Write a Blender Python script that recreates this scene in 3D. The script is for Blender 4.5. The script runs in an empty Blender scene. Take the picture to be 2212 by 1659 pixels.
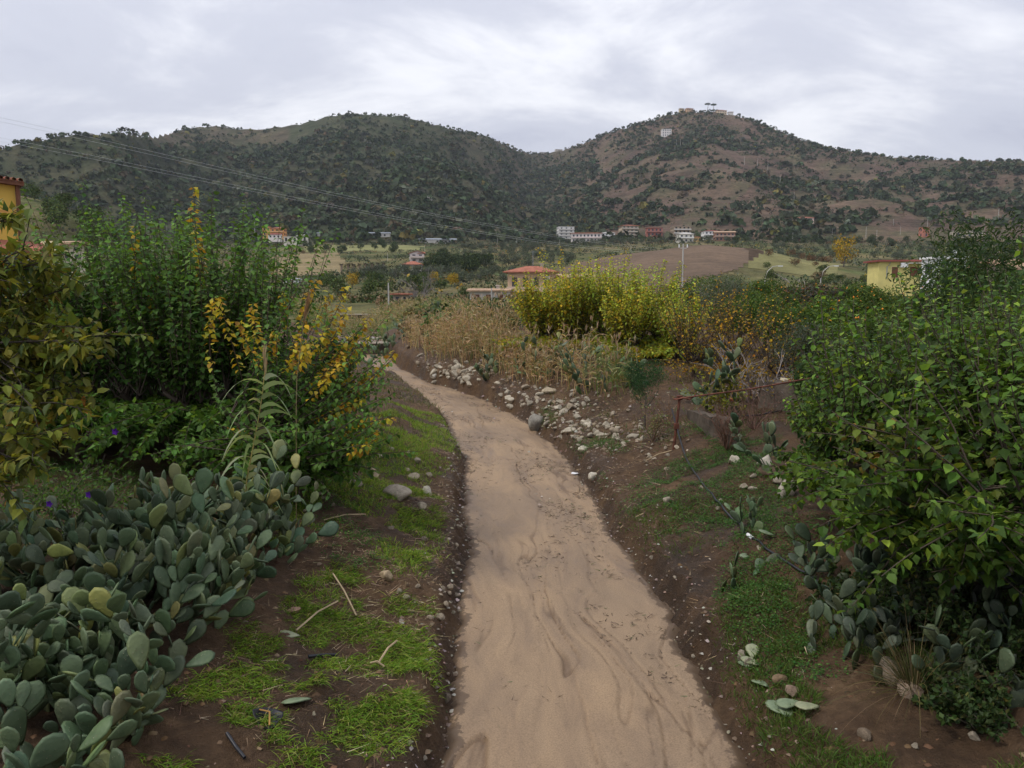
import bpy, math, random
import numpy as np
from mathutils import Matrix, Vector

# ---------------------------------------------------------------- camera, sky, sun, exposure
scene = bpy.context.scene
F = 1659.0; CAMZ = 4.5; HOR = 640.0           # focal length and horizon in the units of a 2212 px wide picture
PITCH = math.atan((829.5 - HOR) / F)
SP, CP = math.sin(PITCH), math.cos(PITCH)
cam_data = bpy.data.cameras.new('camera')
cam_data.sensor_width = 36; cam_data.lens = 27.0
cam_data.clip_start = 0.1; cam_data.clip_end = 12000
cam = bpy.data.objects.new('camera', cam_data)
cam.location = (0, 0, CAMZ); cam.rotation_euler = (math.pi / 2 - PITCH, 0, 0)
scene.collection.objects.link(cam); scene.camera = cam

SUN_EL, SUN_AZ = math.radians(55), math.radians(-115)   # azimuth from +Y (ahead) towards +X (right)
world = bpy.data.worlds.new('World'); scene.world = world; world.use_nodes = True
wt = world.node_tree; wn = wt.nodes; wl = wt.links; wn.clear()
def wnode(t, **kw):
    n = wn.new(t)
    for k, v in kw.items(): setattr(n, k, v)
    return n
def wmath(op, a, b=None, c=None):
    n = wnode('ShaderNodeMath', operation=op)
    for i, s in enumerate((a, b, c)):
        if s is None: continue
        if isinstance(s, (int, float)): n.inputs[i].default_value = s
        else: wl.new(s, n.inputs[i])
    return n.outputs[0]
sky = wnode('ShaderNodeTexSky', sky_type='NISHITA', sun_disc=False)
sky.sun_elevation = SUN_EL; sky.sun_rotation = SUN_AZ
tc = wnode('ShaderNodeTexCoord'); sep = wnode('ShaderNodeSeparateXYZ'); wl.new(tc.outputs['Generated'], sep.inputs[0])
zz = wmath('MAXIMUM', sep.outputs[2], 0.0)
den = wmath('ADD', zz, 0.36)
comb = wnode('ShaderNodeCombineXYZ')
wl.new(wmath('DIVIDE', sep.outputs[0], den), comb.inputs[0]); wl.new(wmath('DIVIDE', sep.outputs[1], den), comb.inputs[1])
def wnoise(scale, detail, rough, dist, loc, rot=0.0, sc=(1, 1, 1)):
    mp = wnode('ShaderNodeMapping'); mp.inputs['Location'].default_value = loc; mp.inputs['Rotation'].default_value = (0, 0, rot)
    mp.inputs['Scale'].default_value = sc
    wl.new(comb.outputs[0], mp.inputs[0])
    n = wnode('ShaderNodeTexNoise'); n.inputs['Scale'].default_value = scale; n.inputs['Detail'].default_value = detail
    n.inputs['Roughness'].default_value = rough; n.inputs['Distortion'].default_value = dist
    wl.new(mp.outputs[0], n.inputs['Vector']); return n.outputs[0]
big = wnoise(0.9, 2.5, 0.5, 0.35, (15.1, 6.88, 0))
fine = wnoise(2.2, 9.0, 0.60, 0.3, (2.4, 7.1, 0), 0.6, (0.95, 1.4, 1))
mixv = wmath('ADD', wmath('MULTIPLY', big, 0.50), wmath('MULTIPLY', fine, 0.50))
ramp = wnode('ShaderNodeValToRGB'); wl.new(mixv, ramp.inputs[0])
cr = ramp.color_ramp; cr.interpolation = 'EASE'
cr.elements[0].position = 0.38; cr.elements[0].color = (0.47, 0.49, 0.595, 1)
cr.elements[1].position = 0.63; cr.elements[1].color = (0.86, 0.87, 0.92, 1)
e = cr.elements.new(0.50); e.color = (0.59, 0.61, 0.70, 1)
grad = wmath('ADD', 0.96, wmath('MULTIPLY', zz, 0.75))      # an overcast sky brightens towards the zenith
sc1 = wnode('ShaderNodeVectorMath', operation='SCALE'); wl.new(ramp.outputs[0], sc1.inputs[0]); wl.new(grad, sc1.inputs['Scale'])
sc2 = wnode('ShaderNodeVectorMath', operation='SCALE'); wl.new(sky.outputs[0], sc2.inputs[0]); sc2.inputs['Scale'].default_value = 0.1
mx = wnode('ShaderNodeMix', data_type='RGBA'); mx.inputs[0].default_value = 0.94
wl.new(sc2.outputs[0], mx.inputs[6]); wl.new(sc1.outputs[0], mx.inputs[7])
bg = wnode('ShaderNodeBackground'); bg.inputs['Strength'].default_value = 0.82
wl.new(mx.outputs[2], bg.inputs['Color'])
wo = wnode('ShaderNodeOutputWorld'); wl.new(bg.outputs[0], wo.inputs['Surface'])

sun_d = bpy.data.lights.new('sun', 'SUN'); sun_d.energy = 1.5; sun_d.angle = math.radians(11); sun_d.color = (1.0, 0.95, 0.88)
sun = bpy.data.objects.new('sun', sun_d); scene.collection.objects.link(sun)
sun.rotation_euler = (math.pi / 2 - SUN_EL, 0, math.pi - SUN_AZ)
vs = scene.view_settings
vs.view_transform = 'Standard'; vs.look = 'None'; vs.gamma = 1.0; vs.exposure = 0.36; vs.use_curve_mapping = False
scene.render.engine = 'CYCLES'
cy = scene.cycles
cy.use_denoising = True; cy.max_bounces = 4; cy.diffuse_bounces = 2; cy.glossy_bounces = 2; cy.transmission_bounces = 3
cy.volume_bounces = 1; cy.use_adaptive_sampling = True; cy.adaptive_threshold = 0.02; cy.caustics_reflective = False; cy.caustics_refractive = False

# ---------------------------------------------------------------- helpers
rng = np.random.default_rng(11); random.seed(11)
C = scene.collection
def slopes(u, v):
    cx = (np.asarray(u, float) - 1106) / F; cyy = (829.5 - np.asarray(v, float)) / F
    d = CP + cyy * SP
    return cx / d, (-SP + cyy * CP) / d
def at(u, v, y):
    a, b = slopes(u, v); return np.array([a * y, y, CAMZ + b * y])
def project(x, y, z):
    dep = y * CP - (z - CAMZ) * SP; up = y * SP + (z - CAMZ) * CP
    return 1106 + F * x / dep, 829.5 - F * up / dep
_tab = np.random.default_rng(5).random((256, 256))
def vnoise(x, y, s=0):
    x = np.asarray(x, float) + 37.7 * s; y = np.asarray(y, float) + 17.3 * s
    xi = np.floor(x).astype(int); yi = np.floor(y).astype(int); fx = x - xi; fy = y - yi
    fx = fx * fx * (3 - 2 * fx); fy = fy * fy * (3 - 2 * fy)
    a = _tab[xi & 255, yi & 255]; b = _tab[(xi + 1) & 255, yi & 255]; c = _tab[xi & 255, (yi + 1) & 255]; d = _tab[(xi + 1) & 255, (yi + 1) & 255]
    return (a * (1 - fx) + b * fx) * (1 - fy) + (c * (1 - fx) + d * fx) * fy - 0.5
def fbm(x, y, o=4, s=0, g=0.5):
    r = 0; a = 1.0; f = 1.0
    for i in range(o):
        r = r + a * vnoise(np.asarray(x) * f, np.asarray(y) * f, s + i); a *= g; f *= 2.03
    return r
def sstep(x, a, b):
    t = np.clip((np.asarray(x, float) - a) / (b - a), 0, 1); return t * t * (3 - 2 * t)
def unit(v): return v / np.maximum(np.linalg.norm(v, axis=-1, keepdims=True), 1e-9)

class MB:
    """collects vertices, faces and one colour per face; mesh() turns them into ONE mesh"""
    def __init__(s): s.V = []; s.n = 0; s.Fc = {}; s.Cc = {}; s.Mi = {}
    def add(s, V, Fs, col=None, mi=0):
        V = np.asarray(V, float).reshape(-1, 3)
        for f in (Fs if isinstance(Fs, list) else [Fs]):
            f = np.asarray(f, int); k = f.shape[1]
            s.Fc.setdefault(k, []).append(f + s.n)
            c = np.ones((len(f), 3)) if col is None else np.broadcast_to(np.asarray(col, float), (len(f), 3))
            s.Cc.setdefault(k, []).append(c); s.Mi.setdefault(k, []).append(np.full(len(f), mi))
        s.V.append(V); s.n += len(V); return s
    def box(s, c, h, col=None, rz=0.0, mi=0):
        c = np.asarray(c, float); h = np.asarray(h, float)
        v = np.array([[i, j, k] for i in (-1, 1) for j in (-1, 1) for k in (-1, 1)], float) * h
        if rz: cz, sz = math.cos(rz), math.sin(rz); v = np.stack([v[:, 0] * cz - v[:, 1] * sz, v[:, 0] * sz + v[:, 1] * cz, v[:, 2]], 1)
        return s.add(v + c, np.array([[0, 1, 3, 2], [4, 6, 7, 5], [0, 4, 5, 1], [2, 3, 7, 6], [0, 2, 6, 4], [1, 5, 7, 3]]), col, mi)
    def tube(s, P, R, k=5, col=None, cap=True, mi=0):
        V, Q = tube(P, R, k)
        s.add(V, Q, col, mi)
        return s
    def mesh(s, name, mats=None, smooth=False):
        me = bpy.data.meshes.new(name)
        if s.n == 0: return me
        V = np.concatenate(s.V); ks = sorted(s.Fc)
        fl = [np.concatenate(s.Fc[k]) for k in ks]
        nl = sum(f.size for f in fl); nf = sum(len(f) for f in fl)
        me.vertices.add(len(V)); me.vertices.foreach_set('co', V.astype(np.float32).ravel())
        me.loops.add(nl); me.loops.foreach_set('vertex_index', np.concatenate([f.ravel() for f in fl]).astype(np.int32))
        tot = np.concatenate([np.full(len(f), f.shape[1]) for f in fl]); st = np.concatenate([[0], np.cumsum(tot)[:-1]])
        me.polygons.add(nf); me.polygons.foreach_set('loop_start', st.astype(np.int32))
        me.polygons.foreach_set('use_smooth', np.full(nf, bool(smooth)))
        me.polygons.foreach_set('material_index', np.concatenate([np.concatenate(s.Mi[k]) for k in ks]).astype(np.int32))
        a = me.attributes.new('Col', 'FLOAT_COLOR', 'FACE')
        cc = np.concatenate([np.concatenate(s.Cc[k]) for k in ks]); cc = np.concatenate([cc, np.ones((nf, 1))], 1)
        a.data.foreach_set('color', cc.astype(np.float32).ravel())
        me.update(calc_edges=True)
        for m in (mats if isinstance(mats, (list, tuple)) else [mats]):
            if m: me.materials.append(m)
        return me
def tube(P, R, k=5):
    P = np.asarray(P, float); n = len(P); R = np.broadcast_to(np.asarray(R, float), (n,))
    T = unit(np.gradient(P, axis=0)); ref = np.where(np.abs(T[:, 2:3]) > 0.9, np.array([[1.0, 0, 0]]), np.array([[0, 0, 1.0]]))
    A = unit(np.cross(T, ref)); B = np.cross(T, A)
    th = np.arange(k) * 2 * math.pi / k
    V = P[:, None] + R[:, None, None] * (np.cos(th)[None, :, None] * A[:, None] + np.sin(th)[None, :, None] * B[:, None])
    i = np.arange(n - 1)[:, None] * k; j = np.arange(k)[None]; jn = (j + 1) % k
    Q = np.stack([i + j, i + jn, i + k + jn, i + k + j], -1).reshape(-1, 4)
    return V.reshape(-1, 3), Q

def obj(name, me, parent=None, loc=(0, 0, 0)):
    o = bpy.data.objects.new(name, me); C.objects.link(o); o.location = loc
    if parent is not None: o.parent = parent
    return o
def tag(o, label=None, cat=None, group=None, kind=None):
    if label: o['label'] = label
    if cat: o['category'] = cat
    if group: o['group'] = group
    if kind: o['kind'] = kind
    return o
def thing(name, loc, label, cat, group=None):
    o = bpy.data.objects.new(name, None); C.objects.link(o); o.location = tuple(float(q) for q in loc); o.empty_display_size = 0.2
    return tag(o, label, cat, group)
def structure(name, me): o = obj(name, me); o['kind'] = 'structure'; return o
def copy_tree(o, parent=None):
    c = o.copy(); C.objects.link(c); c.parent = parent
    for ch in KIDS.get(o.name, []): copy_tree(ch, c)
    return c
KIDS = {}
def kid(parent, o): KIDS.setdefault(parent.name, []).append(o); return o

# ---------------------------------------------------------------- materials
def nt(name):
    m = bpy.data.materials.new(name); m.use_nodes = True; t = m.node_tree; t.nodes.clear()
    o = t.nodes.new('ShaderNodeOutputMaterial'); return m, t, t.nodes, t.links, o
def bsdf(N, rough=0.7, spec=0.3):
    b = N.new('ShaderNodeBsdfPrincipled'); b.inputs['Roughness'].default_value = rough; b.inputs['Specular IOR Level'].default_value = spec; return b
def nnoise(N, L, vec, scale, detail=4, rough=0.55, dist=0.0):
    n = N.new('ShaderNodeTexNoise'); n.inputs['Scale'].default_value = scale; n.inputs['Detail'].default_value = detail
    n.inputs['Roughness'].default_value = rough; n.inputs['Distortion'].default_value = dist
    if vec is not None: L.new(vec, n.inputs['Vector'])
    return n
def nramp(N, L, fac, stops):
    r = N.new('ShaderNodeValToRGB'); L.new(fac, r.inputs[0]); el = r.color_ramp.elements
    for i, (p, c) in enumerate(stops):
        x = el[i] if i < 2 else el.new(p)
        x.position = p; x.color = (*c, 1)
    return r.outputs[0]
def nmix(N, L, fac, a, b, blend='MIX'):
    m = N.new('ShaderNodeMix'); m.data_type = 'RGBA'; m.blend_type = blend
    for s, i in ((fac, 0), (a, 6), (b, 7)):
        if isinstance(s, (int, float)): m.inputs[i].default_value = s
        elif isinstance(s, tuple): m.inputs[i].default_value = (*s, 1)
        else: L.new(s, m.inputs[i])
    return m.outputs[2]
def nbump(N, L, h, strength=0.5, dist=0.05):
    b = N.new('ShaderNodeBump'); b.inputs['Strength'].default_value = strength; b.inputs['Distance'].default_value = dist; L.new(h, b.inputs['Height']); return b.outputs[0]
def leaf_mat(name, src='attr', trans=0.32, rough=0.5, spec=0.12):
    m, t, N, L, o = nt(name)
    if src == 'attr':
        a = N.new('ShaderNodeAttribute'); a.attribute_name = 'Col'; col = a.outputs['Color']
    else:
        a = N.new('ShaderNodeObjectInfo'); col = a.outputs['Color']
    b = bsdf(N, rough, spec); L.new(col, b.inputs['Base Color'])
    tr = N.new('ShaderNodeBsdfTranslucent'); L.new(nmix(N, L, 1.0, col, (1.5, 1.35, 0.7), 'MULTIPLY'), tr.inputs['Color'])
    mxs = N.new('ShaderNodeMixShader'); mxs.inputs[0].default_value = trans
    L.new(b.outputs[0], mxs.inputs[1]); L.new(tr.outputs[0], mxs.inputs[2]); L.new(mxs.outputs[0], o.inputs[0]); return m
def plain(name, col, rough=0.75, spec=0.25, var=0.25, scale=3.0, bump=0.0, bscale=20.0, metal=0.0, attr=False):
    """base colour with a noise variation and fine relief"""
    m, t, N, L, o = nt(name); b = bsdf(N, rough, spec); b.inputs['Metallic'].default_value = metal
    tcn = N.new('ShaderNodeTexCoord'); vec = tcn.outputs['Object']
    n = nnoise(N, L, vec, scale, 5, 0.6)
    lo = tuple(max(0, c * (1 - var)) for c in col); hi = tuple(c * (1 + var) for c in col)
    colr = nramp(N, L, n.outputs[0], [(0.3, lo), (0.7, hi)])
    if attr:
        a = N.new('ShaderNodeAttribute'); a.attribute_name = 'Col'; colr = nmix(N, L, 1.0, colr, a.outputs['Color'], 'MULTIPLY')
    L.new(colr, b.inputs['Base Color'])
    if bump: L.new(nbump(N, L, nnoise(N, L, vec, bscale, 4).outputs[0], 0.6, bump), b.inputs['Normal'])
    L.new(b.outputs[0], o.inputs[0]); return m
M_LEAF = leaf_mat('leaf'); M_LEAF_OBJ = leaf_mat('single_leaf', 'obj'); M_FAR = leaf_mat('far_foliage', 'attr', 0.12, 0.8, 0.1)
M_BARK = plain('bark', (0.10, 0.075, 0.055), 0.9, 0.1, 0.4, 6, 0.02, 30)
M_STEM = leaf_mat('stem', 'attr', 0.0, 0.7, 0.2)
# ---------------------------------------------------------------- the lie of the land
_E = lambda pts: np.array([at(u, v, CAMZ / -slopes(u, v)[1])[:2] for u, v in pts])     # creek edges on the z = 0 plane
_el = _E([(925, 1800), (945, 1659), (975, 1500), (985, 1380), (1000, 1300), (1005, 1200), (1005, 1100), (1000, 1000), (985, 950), (955, 905), (915, 870), (880, 840), (865, 825)])
_er = _E([(1680, 1800), (1610, 1659), (1540, 1500), (1480, 1400), (1420, 1300), (1350, 1200), (1310, 1130), (1275, 1060), (1230, 1000), (1180, 950), (1110, 900), (1040, 865), (980, 845), (930, 832)])
_ly = np.concatenate([[0], _el[:, 1], [47, 58, 88, 120, 160]]); _lx = np.concatenate([[_el[0, 0]], _el[:, 0], [-9.7, -13.4, -20.5, -27, -33]])
_ry = np.concatenate([[0], _er[:, 1], [47, 58, 88, 120, 160]]); _rx = np.concatenate([[_er[0, 0] + 0.1], _er[:, 0], [-6.8, -9.5, -16.3, -23, -30]])
def xl(y): return np.interp(y, _ly, _lx) + 0.22 * vnoise(np.asarray(y) * 1.1, 0.3, 3) + 0.13 * vnoise(np.asarray(y) * 4.3, 0.3, 4) + 0.06 * vnoise(np.asarray(y) * 13, 0.3, 8)
def xr(y): return np.interp(y, _ry, _rx) + 0.22 * vnoise(np.asarray(y) * 0.9, 0.7, 5) + 0.14 * vnoise(np.asarray(y) * 3.7, 0.3, 6) + 0.06 * vnoise(np.asarray(y) * 12, 0.3, 8)
def zbed(y): return np.interp(y, [0, 57.9, 58.1, 87.9, 88.1, 160], [0, 0.1, 0.97, 1.8, 2.4, 4.2])
def zflat(x, y):
    z = np.interp(y, [0, 8, 16, 22, 32, 45, 60, 100, 130], [1.15, 1.15, 1.2, 1.5, 2.05, 2.35, 2.55, 3.0, 3.4])
    return z
U_ = np.array([-400, 0, 330, 600, 800, 1000, 1100, 1220, 1300, 1400, 1530, 1640, 1750, 1900, 2212, 2600], float)
DOME = np.array([0, 0, 0, 0, 0, 0, 0, 3.7, 6.8, 9.5, 12.3, 10.5, 6, 3, 2, 2], float)
RU = np.array([-500, 0, 60, 150, 230, 280, 315, 345, 400, 470, 520, 600, 650, 700, 745, 800, 880, 950, 1000, 1060, 1100, 1140, 1200, 1250, 1300, 1380, 1450, 1490, 1540, 1600, 1640, 1700, 1760, 1850, 1900, 2000, 2100, 2212, 2700], float)
RV = np.array([350, 322, 303, 289, 290, 279, 290, 292, 277, 270, 280, 274, 267, 254, 243, 245, 250, 270, 283, 294, 316, 331, 327, 311, 288, 265, 243, 239, 240, 251, 265, 292, 312, 327, 337, 342, 347, 347, 360], float)
RD = np.array([760, 760, 760, 780, 800, 820, 850, 1150, 1380, 1400, 1400, 1380, 1350, 1320, 1300, 1300, 1320, 1350, 1380, 1450, 1600, 1850, 1850, 1750, 1620, 1560, 1520, 1500, 1500, 1470, 1430, 1350, 1300, 1250, 1220, 1180, 1150, 1120, 1100], float)
RG = np.interp(RU, [-500, 300, 345, 600, 745, 950, 1060, 1150, 1230, 1300, 1500, 1700, 2700], [0.8, 0.8, 0.72, 0.8, 0.8, 0.85, 1.0, 1.7, 1.45, 1.1, 0.82, 0.75, 0.75])
_ru = np.arange(-500, 2701, 10.0); _k = np.exp(-np.linspace(-2, 2, 9) ** 2); _k /= _k.sum(); _k3 = np.exp(-np.linspace(-2, 2, 25) ** 2); _k3 /= _k3.sum()
def _sm(a, k): a = np.interp(_ru, RU, a); h = len(k) // 2; return np.convolve(np.pad(a, h, mode='edge'), k, 'valid')
RV, RD, RG = _sm(RV, _k[2:7] / _k[2:7].sum()), _sm(RD, _k3), _sm(RG, _k3); RU = _ru
def zat(v, y): return CAMZ + slopes(1106, v)[1] * y
def hills(x, y):
    """height beyond about 90 m: valley floor, dome-shaped field, spur at the side, the two mountains"""
    u = 1106 + F * (x / y) * 1.02
    z = np.interp(y, [60, 100, 130, 170, 250, 330, 420, 520, 640], [2.2, 3.0, 3.4, 4.0, 9.0, 14, 24, 34, 48])
    dome = np.interp(u, U_, DOME) * sstep(y, 175, 300) * (1 - 0.75 * sstep(y, 302, 400))
    z = z + dome
    vr = np.interp(u, RU, RV); dr = np.interp(u, RU, RD); g = np.interp(u, RU, RG)
    s = np.clip((y - 640) / (dr - 640), 0, 1)
    zb = 48 + dome
    vb = 640 - 0.0
    vbase = 527.0
    v = vbase + (vr - vbase) * s ** g
    zh = zat(v, np.minimum(y, dr))
    zh = np.maximum(zh - np.maximum(y - dr, 0) * 0.35, 30)
    nz = (fbm(x / 170, y / 170, 4, 2) * 42 + fbm(x / 40, y / 40, 3, 9) * 9) * sstep(s, 0.03, 0.35) * (1 - sstep(s, 0.7, 0.97)) * 0.8
    gul = -np.abs(fbm(x / 95 + 3, y / 240, 2, 21)) * 30 * sstep(s, 0.1, 0.4) * (1 - sstep(s, 0.75, 0.98))
    terr = 0.0
    z = np.where(y > 640, zh + nz + gul, z)
    # the spur that comes down on one side, 150 to 330 m away
    sv = np.interp(u, [-500, 0, 80, 130, 180, 230, 290, 360, 420], [400, 425, 436, 452, 480, 520, 560, 600, 625])
    sd = 235.0
    zs = zat(sv, sd) * sstep(y, 110, sd) - np.maximum(y - sd, 0) * 0.16
    z = np.maximum(z, np.where(u < 430, zs, -99))
    z = z + fbm(x / 25, y / 25, 3, 30) * np.interp(y, [90, 200, 500], [0.2, 0.8, 1.6])
    return z
def ground(x, y):
    x = np.asarray(x, float); y = np.asarray(y, float)
    a = xl(y); b = xr(y); inside = np.minimum(x - a, b - x)
    s = np.where(x > b, x - b, a - x)                   # distance from the creek edge
    wr = np.interp(y, [0, 7, 15, 25, 40, 60], [2.7, 2.7, 2.5, 2.7, 2.9, 3]); wl_ = np.interp(y, [0, 7, 12, 20, 40], [2.9, 2.7, 2.3, 1.9, 1.9])
    w = np.where(x > b, wr, wl_)
    zf = np.where(y < 95, zflat(x, np.minimum(y, 130)), 0)
    zf = np.where(x < a, zf * np.interp(y, [0, 17, 26, 44, 62], [1, 1, .55, .45, .9]), zf)
    far = y.size > 0 and float(np.max(y)) > 75
    if y.size > 0 and float(np.min(y)) > 150: return hills(x, y)
    zh = hills(x, np.maximum(y, 60)) if far else 0.0
    k = sstep(y, 75, 110)
    top = zf * (1 - k) + zh * k
    zb = zbed(y)
    q = np.clip(s / w, 0, 1)
    prof = 0.30 * sstep(s, 0.0, 0.30) + 0.70 * (q ** 0.9) * (1.0 - 0.10 * np.sin(q * math.pi))
    z = zb + (top - zb) * np.clip(prof, 0, 1)
    near = sstep(s, 0.05, 0.6)
    rough = fbm(x * 0.9, y * 0.9, 4, 12) * 0.18 + fbm(x * 4, y * 4, 3, 15) * 0.08
    z = z + rough * near * np.interp(y, [0, 60, 90], [1, 1, 0])
    z = z + 0.03 * np.clip(s - w, 0, 12) * np.interp(y, [0, 45, 70], [1, 1, 0])
    z = np.where(inside > 0, zb - 0.12 * sstep(inside, 0, 0.1), z)
    return np.where(y > 150, zh, z) if far else z
_dd = np.concatenate([np.arange(3.5, 60, 0.05), np.geomspace(60, 2200, 1600)])
def gp(u, v, dmin=3.5):
    """where the ray through a picture position first meets the ground"""
    a, b = slopes(u, v); d = _dd[_dd >= dmin]
    if v > 760 and dmin < 10: d = d[d < 60]
    h = ground(a * d, d); r = CAMZ + b * d
    i = np.argmax(r < h) if (r < h).any() else len(d) - 1
    y = d[i]; return np.array([a * y, y, float(ground(a * y, y))])
def gu(u, d):
    """a spot on the ground at distance d in the picture column u"""
    x = (u - 1106) / F * d; y = d
    for _ in range(3):
        z = float(ground(x, y)); dep = y * CP - (z - CAMZ) * SP; x = (u - 1106) / F * dep
    return np.array([x, y, float(ground(x, y))])
def grid_mesh(X, Y, Z):
    n, m = X.shape; V = np.stack([X, Y, Z], -1).reshape(-1, 3)
    i = np.arange(n - 1)[:, None] * m + np.arange(m - 1)[None]
    Q = np.stack([i, i + 1, i + m + 1, i + m], -1).reshape(-1, 4); return V, Q

# soil of the banks and terraces
def soil_mat():
    m, t, N, L, o = nt('bank_soil'); b = bsdf(N, 0.85, 0.25)
    g = N.new('ShaderNodeNewGeometry'); P = g.outputs['Position']
    n1 = nnoise(N, L, P, 0.7, 6, 0.62, 0.4); n2 = nnoise(N, L, P, 7, 6, 0.7); n3 = nnoise(N, L, P, 45, 4, 0.7)
    c = nramp(N, L, n1.outputs[0], [(0.3, (0.048, 0.028, 0.014)), (0.5, (0.098, 0.058, 0.030)), (0.72, (0.17, 0.107, 0.058))])
    c2 = nramp(N, L, n2.outputs[0], [(0.3, (0.55, 0.52, 0.5)), (0.7, (1.25, 1.25, 1.25))])
    c = nmix(N, L, 1.0, c, c2, 'MULTIPLY')
    st = nramp(N, L, n3.outputs[0], [(0.60, (0, 0, 0)), (0.72, (1, 1, 1))])
    c = nmix(N, L, nmix(N, L, 1.0, st, (0.35, 0.35, 0.35), 'MULTIPLY'), c, (0.26, 0.19, 0.12))
    L.new(c, b.inputs['Base Color'])
    r = N.new('ShaderNodeMapRange'); L.new(n1.outputs[0], r.inputs[0]); r.inputs[1].default_value = 0.35; r.inputs[2].default_value = 0.6; r.inputs[3].default_value = 0.45; r.inputs[4].default_value = 0.95
    L.new(r.outputs[0], b.inputs['Roughness'])
    hsum = N.new('ShaderNodeMath'); hsum.operation = 'ADD'; L.new(n2.outputs[0], hsum.inputs[0]); L.new(n3.outputs[0], hsum.inputs[1])
    L.new(nbump(N, L, hsum.outputs[0], 0.9, 0.06), b.inputs['Normal'])
    L.new(b.outputs[0], o.inputs[0]); return m
M_SOIL = soil_mat()
ys = list(np.arange(-6, 2.9, .25))
while ys[-1] < 62: ys.append(ys[-1] + max(0.08, ys[-1] * 0.009))
ys = np.array(ys)
def xs_side(): 
    r = [0.0]
    while r[-1] < 46: r.append(r[-1] + max(0.065, 0.025 + r[-1] * 0.025))
    return np.array(r)
sx = xs_side()
rows = []
for y in ys:                                             # the rows follow the creek edges so that the cut banks stay crisp
    a, b = float(xl(y)), float(xr(y)); inn = np.linspace(a, b, 12)[1:-1]
    rows.append(np.concatenate([(a - sx)[::-1], inn, b + sx]))
X = np.array(rows); Y = np.repeat(ys[:, None], X.shape[1], 1)
V, Q = grid_mesh(X, Y, ground(X, Y))
structure('ground', MB().add(V, Q).mesh('ground', M_SOIL, True))

# mud filling the creek bed
def mud_mat():
    m, t, N, L, o = nt('mud'); b = bsdf(N, 0.5, 0.28)
    g = N.new('ShaderNodeNewGeometry'); P = g.outputs['Position']
    at_ = N.new('ShaderNodeAttribute'); at_.attribute_name = 'flow'; fl = at_.outputs['Vector']
    def mapped(sc): 
        mp = N.new('ShaderNodeMapping'); mp.inputs['Scale'].default_value = sc; L.new(fl, mp.inputs[0]); return mp.outputs[0]
    n1 = nnoise(N, L, mapped((1.5, 0.32, 1)), 1.0, 6, 0.6, .7)
    n2 = nnoise(N, L, mapped((4.0, 0.9, 1)), 1.0, 7, 0.65, .9)
    n3 = nnoise(N, L, P, 60, 3, 0.7)
    n4 = nnoise(N, L, P, 0.35, 3, 0.5)
    c = nramp(N, L, n1.outputs[0], [(0.30, (0.205, 0.137, 0.082)), (0.45, (0.262, 0.180, 0.109)), (0.62, (0.305, 0.214, 0.132))])
    c = nmix(N, L, 1.0, c, nramp(N, L, n2.outputs[0], [(0.32, (0.86, 0.86, 0.87)), (0.5, (1, 1, 1)), (0.7, (1.1, 1.09, 1.06))]), 'MULTIPLY')
    c = nmix(N, L, 1.0, c, nramp(N, L, n3.outputs[0], [(0.3, (0.72, 0.71, 0.70)), (0.5, (1, 1, 1)), (0.72, (1.2, 1.2, 1.2))]), 'MULTIPLY')
    n6 = nnoise(N, L, P, 150, 2, .6); c = nmix(N, L, nramp(N, L, n6.outputs[0], [(.64, (0, 0, 0)), (.72, (.7, .7, .7))]), c, (.13, .09, .06))
    c = nmix(N, L, 1.0, c, nramp(N, L, n4.outputs[0], [(0.35, (0.82, 0.83, 0.86)), (0.6, (1.04, 1.03, 1.0))]), 'MULTIPLY')
    ed = N.new('ShaderNodeAttribute'); ed.attribute_name = 'bank'; en = N.new('ShaderNodeMath'); en.operation = 'MULTIPLY_ADD'; L.new(nnoise(N, L, P, 5, 5, .7).outputs[0], en.inputs[0]); en.inputs[1].default_value = 1.3; L.new(ed.outputs['Fac'], en.inputs[2])
    c = nmix(N, L, nramp(N, L, en.outputs[0], [(1.05 / 2.3, (0, 0, 0)), (1.35 / 2.3, (1, 1, 1))]) if False else nramp(N, L, en.outputs[0], [(.95, (0, 0, 0)), (1.0, (.85, .85, .85))]), c, (.10, .066, .04))
    ch = N.new('ShaderNodeAttribute'); ch.attribute_name = 'channel'
    c = nmix(N, L, ch.outputs['Fac'], c, nmix(N, L, 1.0, c, (.60, .57, .56), 'MULTIPLY'))
    L.new(c, b.inputs['Base Color'])
    r = N.new('ShaderNodeMapRange'); L.new(n1.outputs[0], r.inputs[0]); r.inputs[1].default_value = 0.3; r.inputs[2].default_value = 0.6; r.inputs[3].default_value = 0.40; r.inputs[4].default_value = 0.72
    L.new(r.outputs[0], b.inputs['Roughness'])
    hs = N.new('ShaderNodeMath'); hs.operation = 'MULTIPLY_ADD'; L.new(n3.outputs[0], hs.inputs[0]); hs.inputs[1].default_value = 0.12; L.new(n2.outputs[0], hs.inputs[2])
    L.new(nbump(N, L, hs.outputs[0], 0.25, 0.02), b.inputs['Normal'])
    L.new(b.outputs[0], o.inputs[0]); return m
ym = list(np.arange(-6, 4.5, .2))
while ym[-1] < 58: ym.append(ym[-1] + max(0.028, ym[-1] * 0.0042))
ym = np.array(ym); q = np.linspace(-0.04, 1.04, 140)
a, b = xl(ym)[:, None], xr(ym)[:, None]
X = a + (b - a) * q[None]; Y = np.repeat(ym[:, None], len(q), 1)
across = (X - 0.5 * (np.interp(Y, _ly, _lx) + np.interp(Y, _ry, _rx)))
wx = fbm(across * 0.8, Y * 0.35, 3, 41) * 1.6; wy = fbm(across * 0.8 + 9, Y * 0.35, 3, 43) * 2.2
n = fbm(across * 1.5 + wx * .7, Y * 0.15 + wy * .28, 3, 45)
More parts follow.
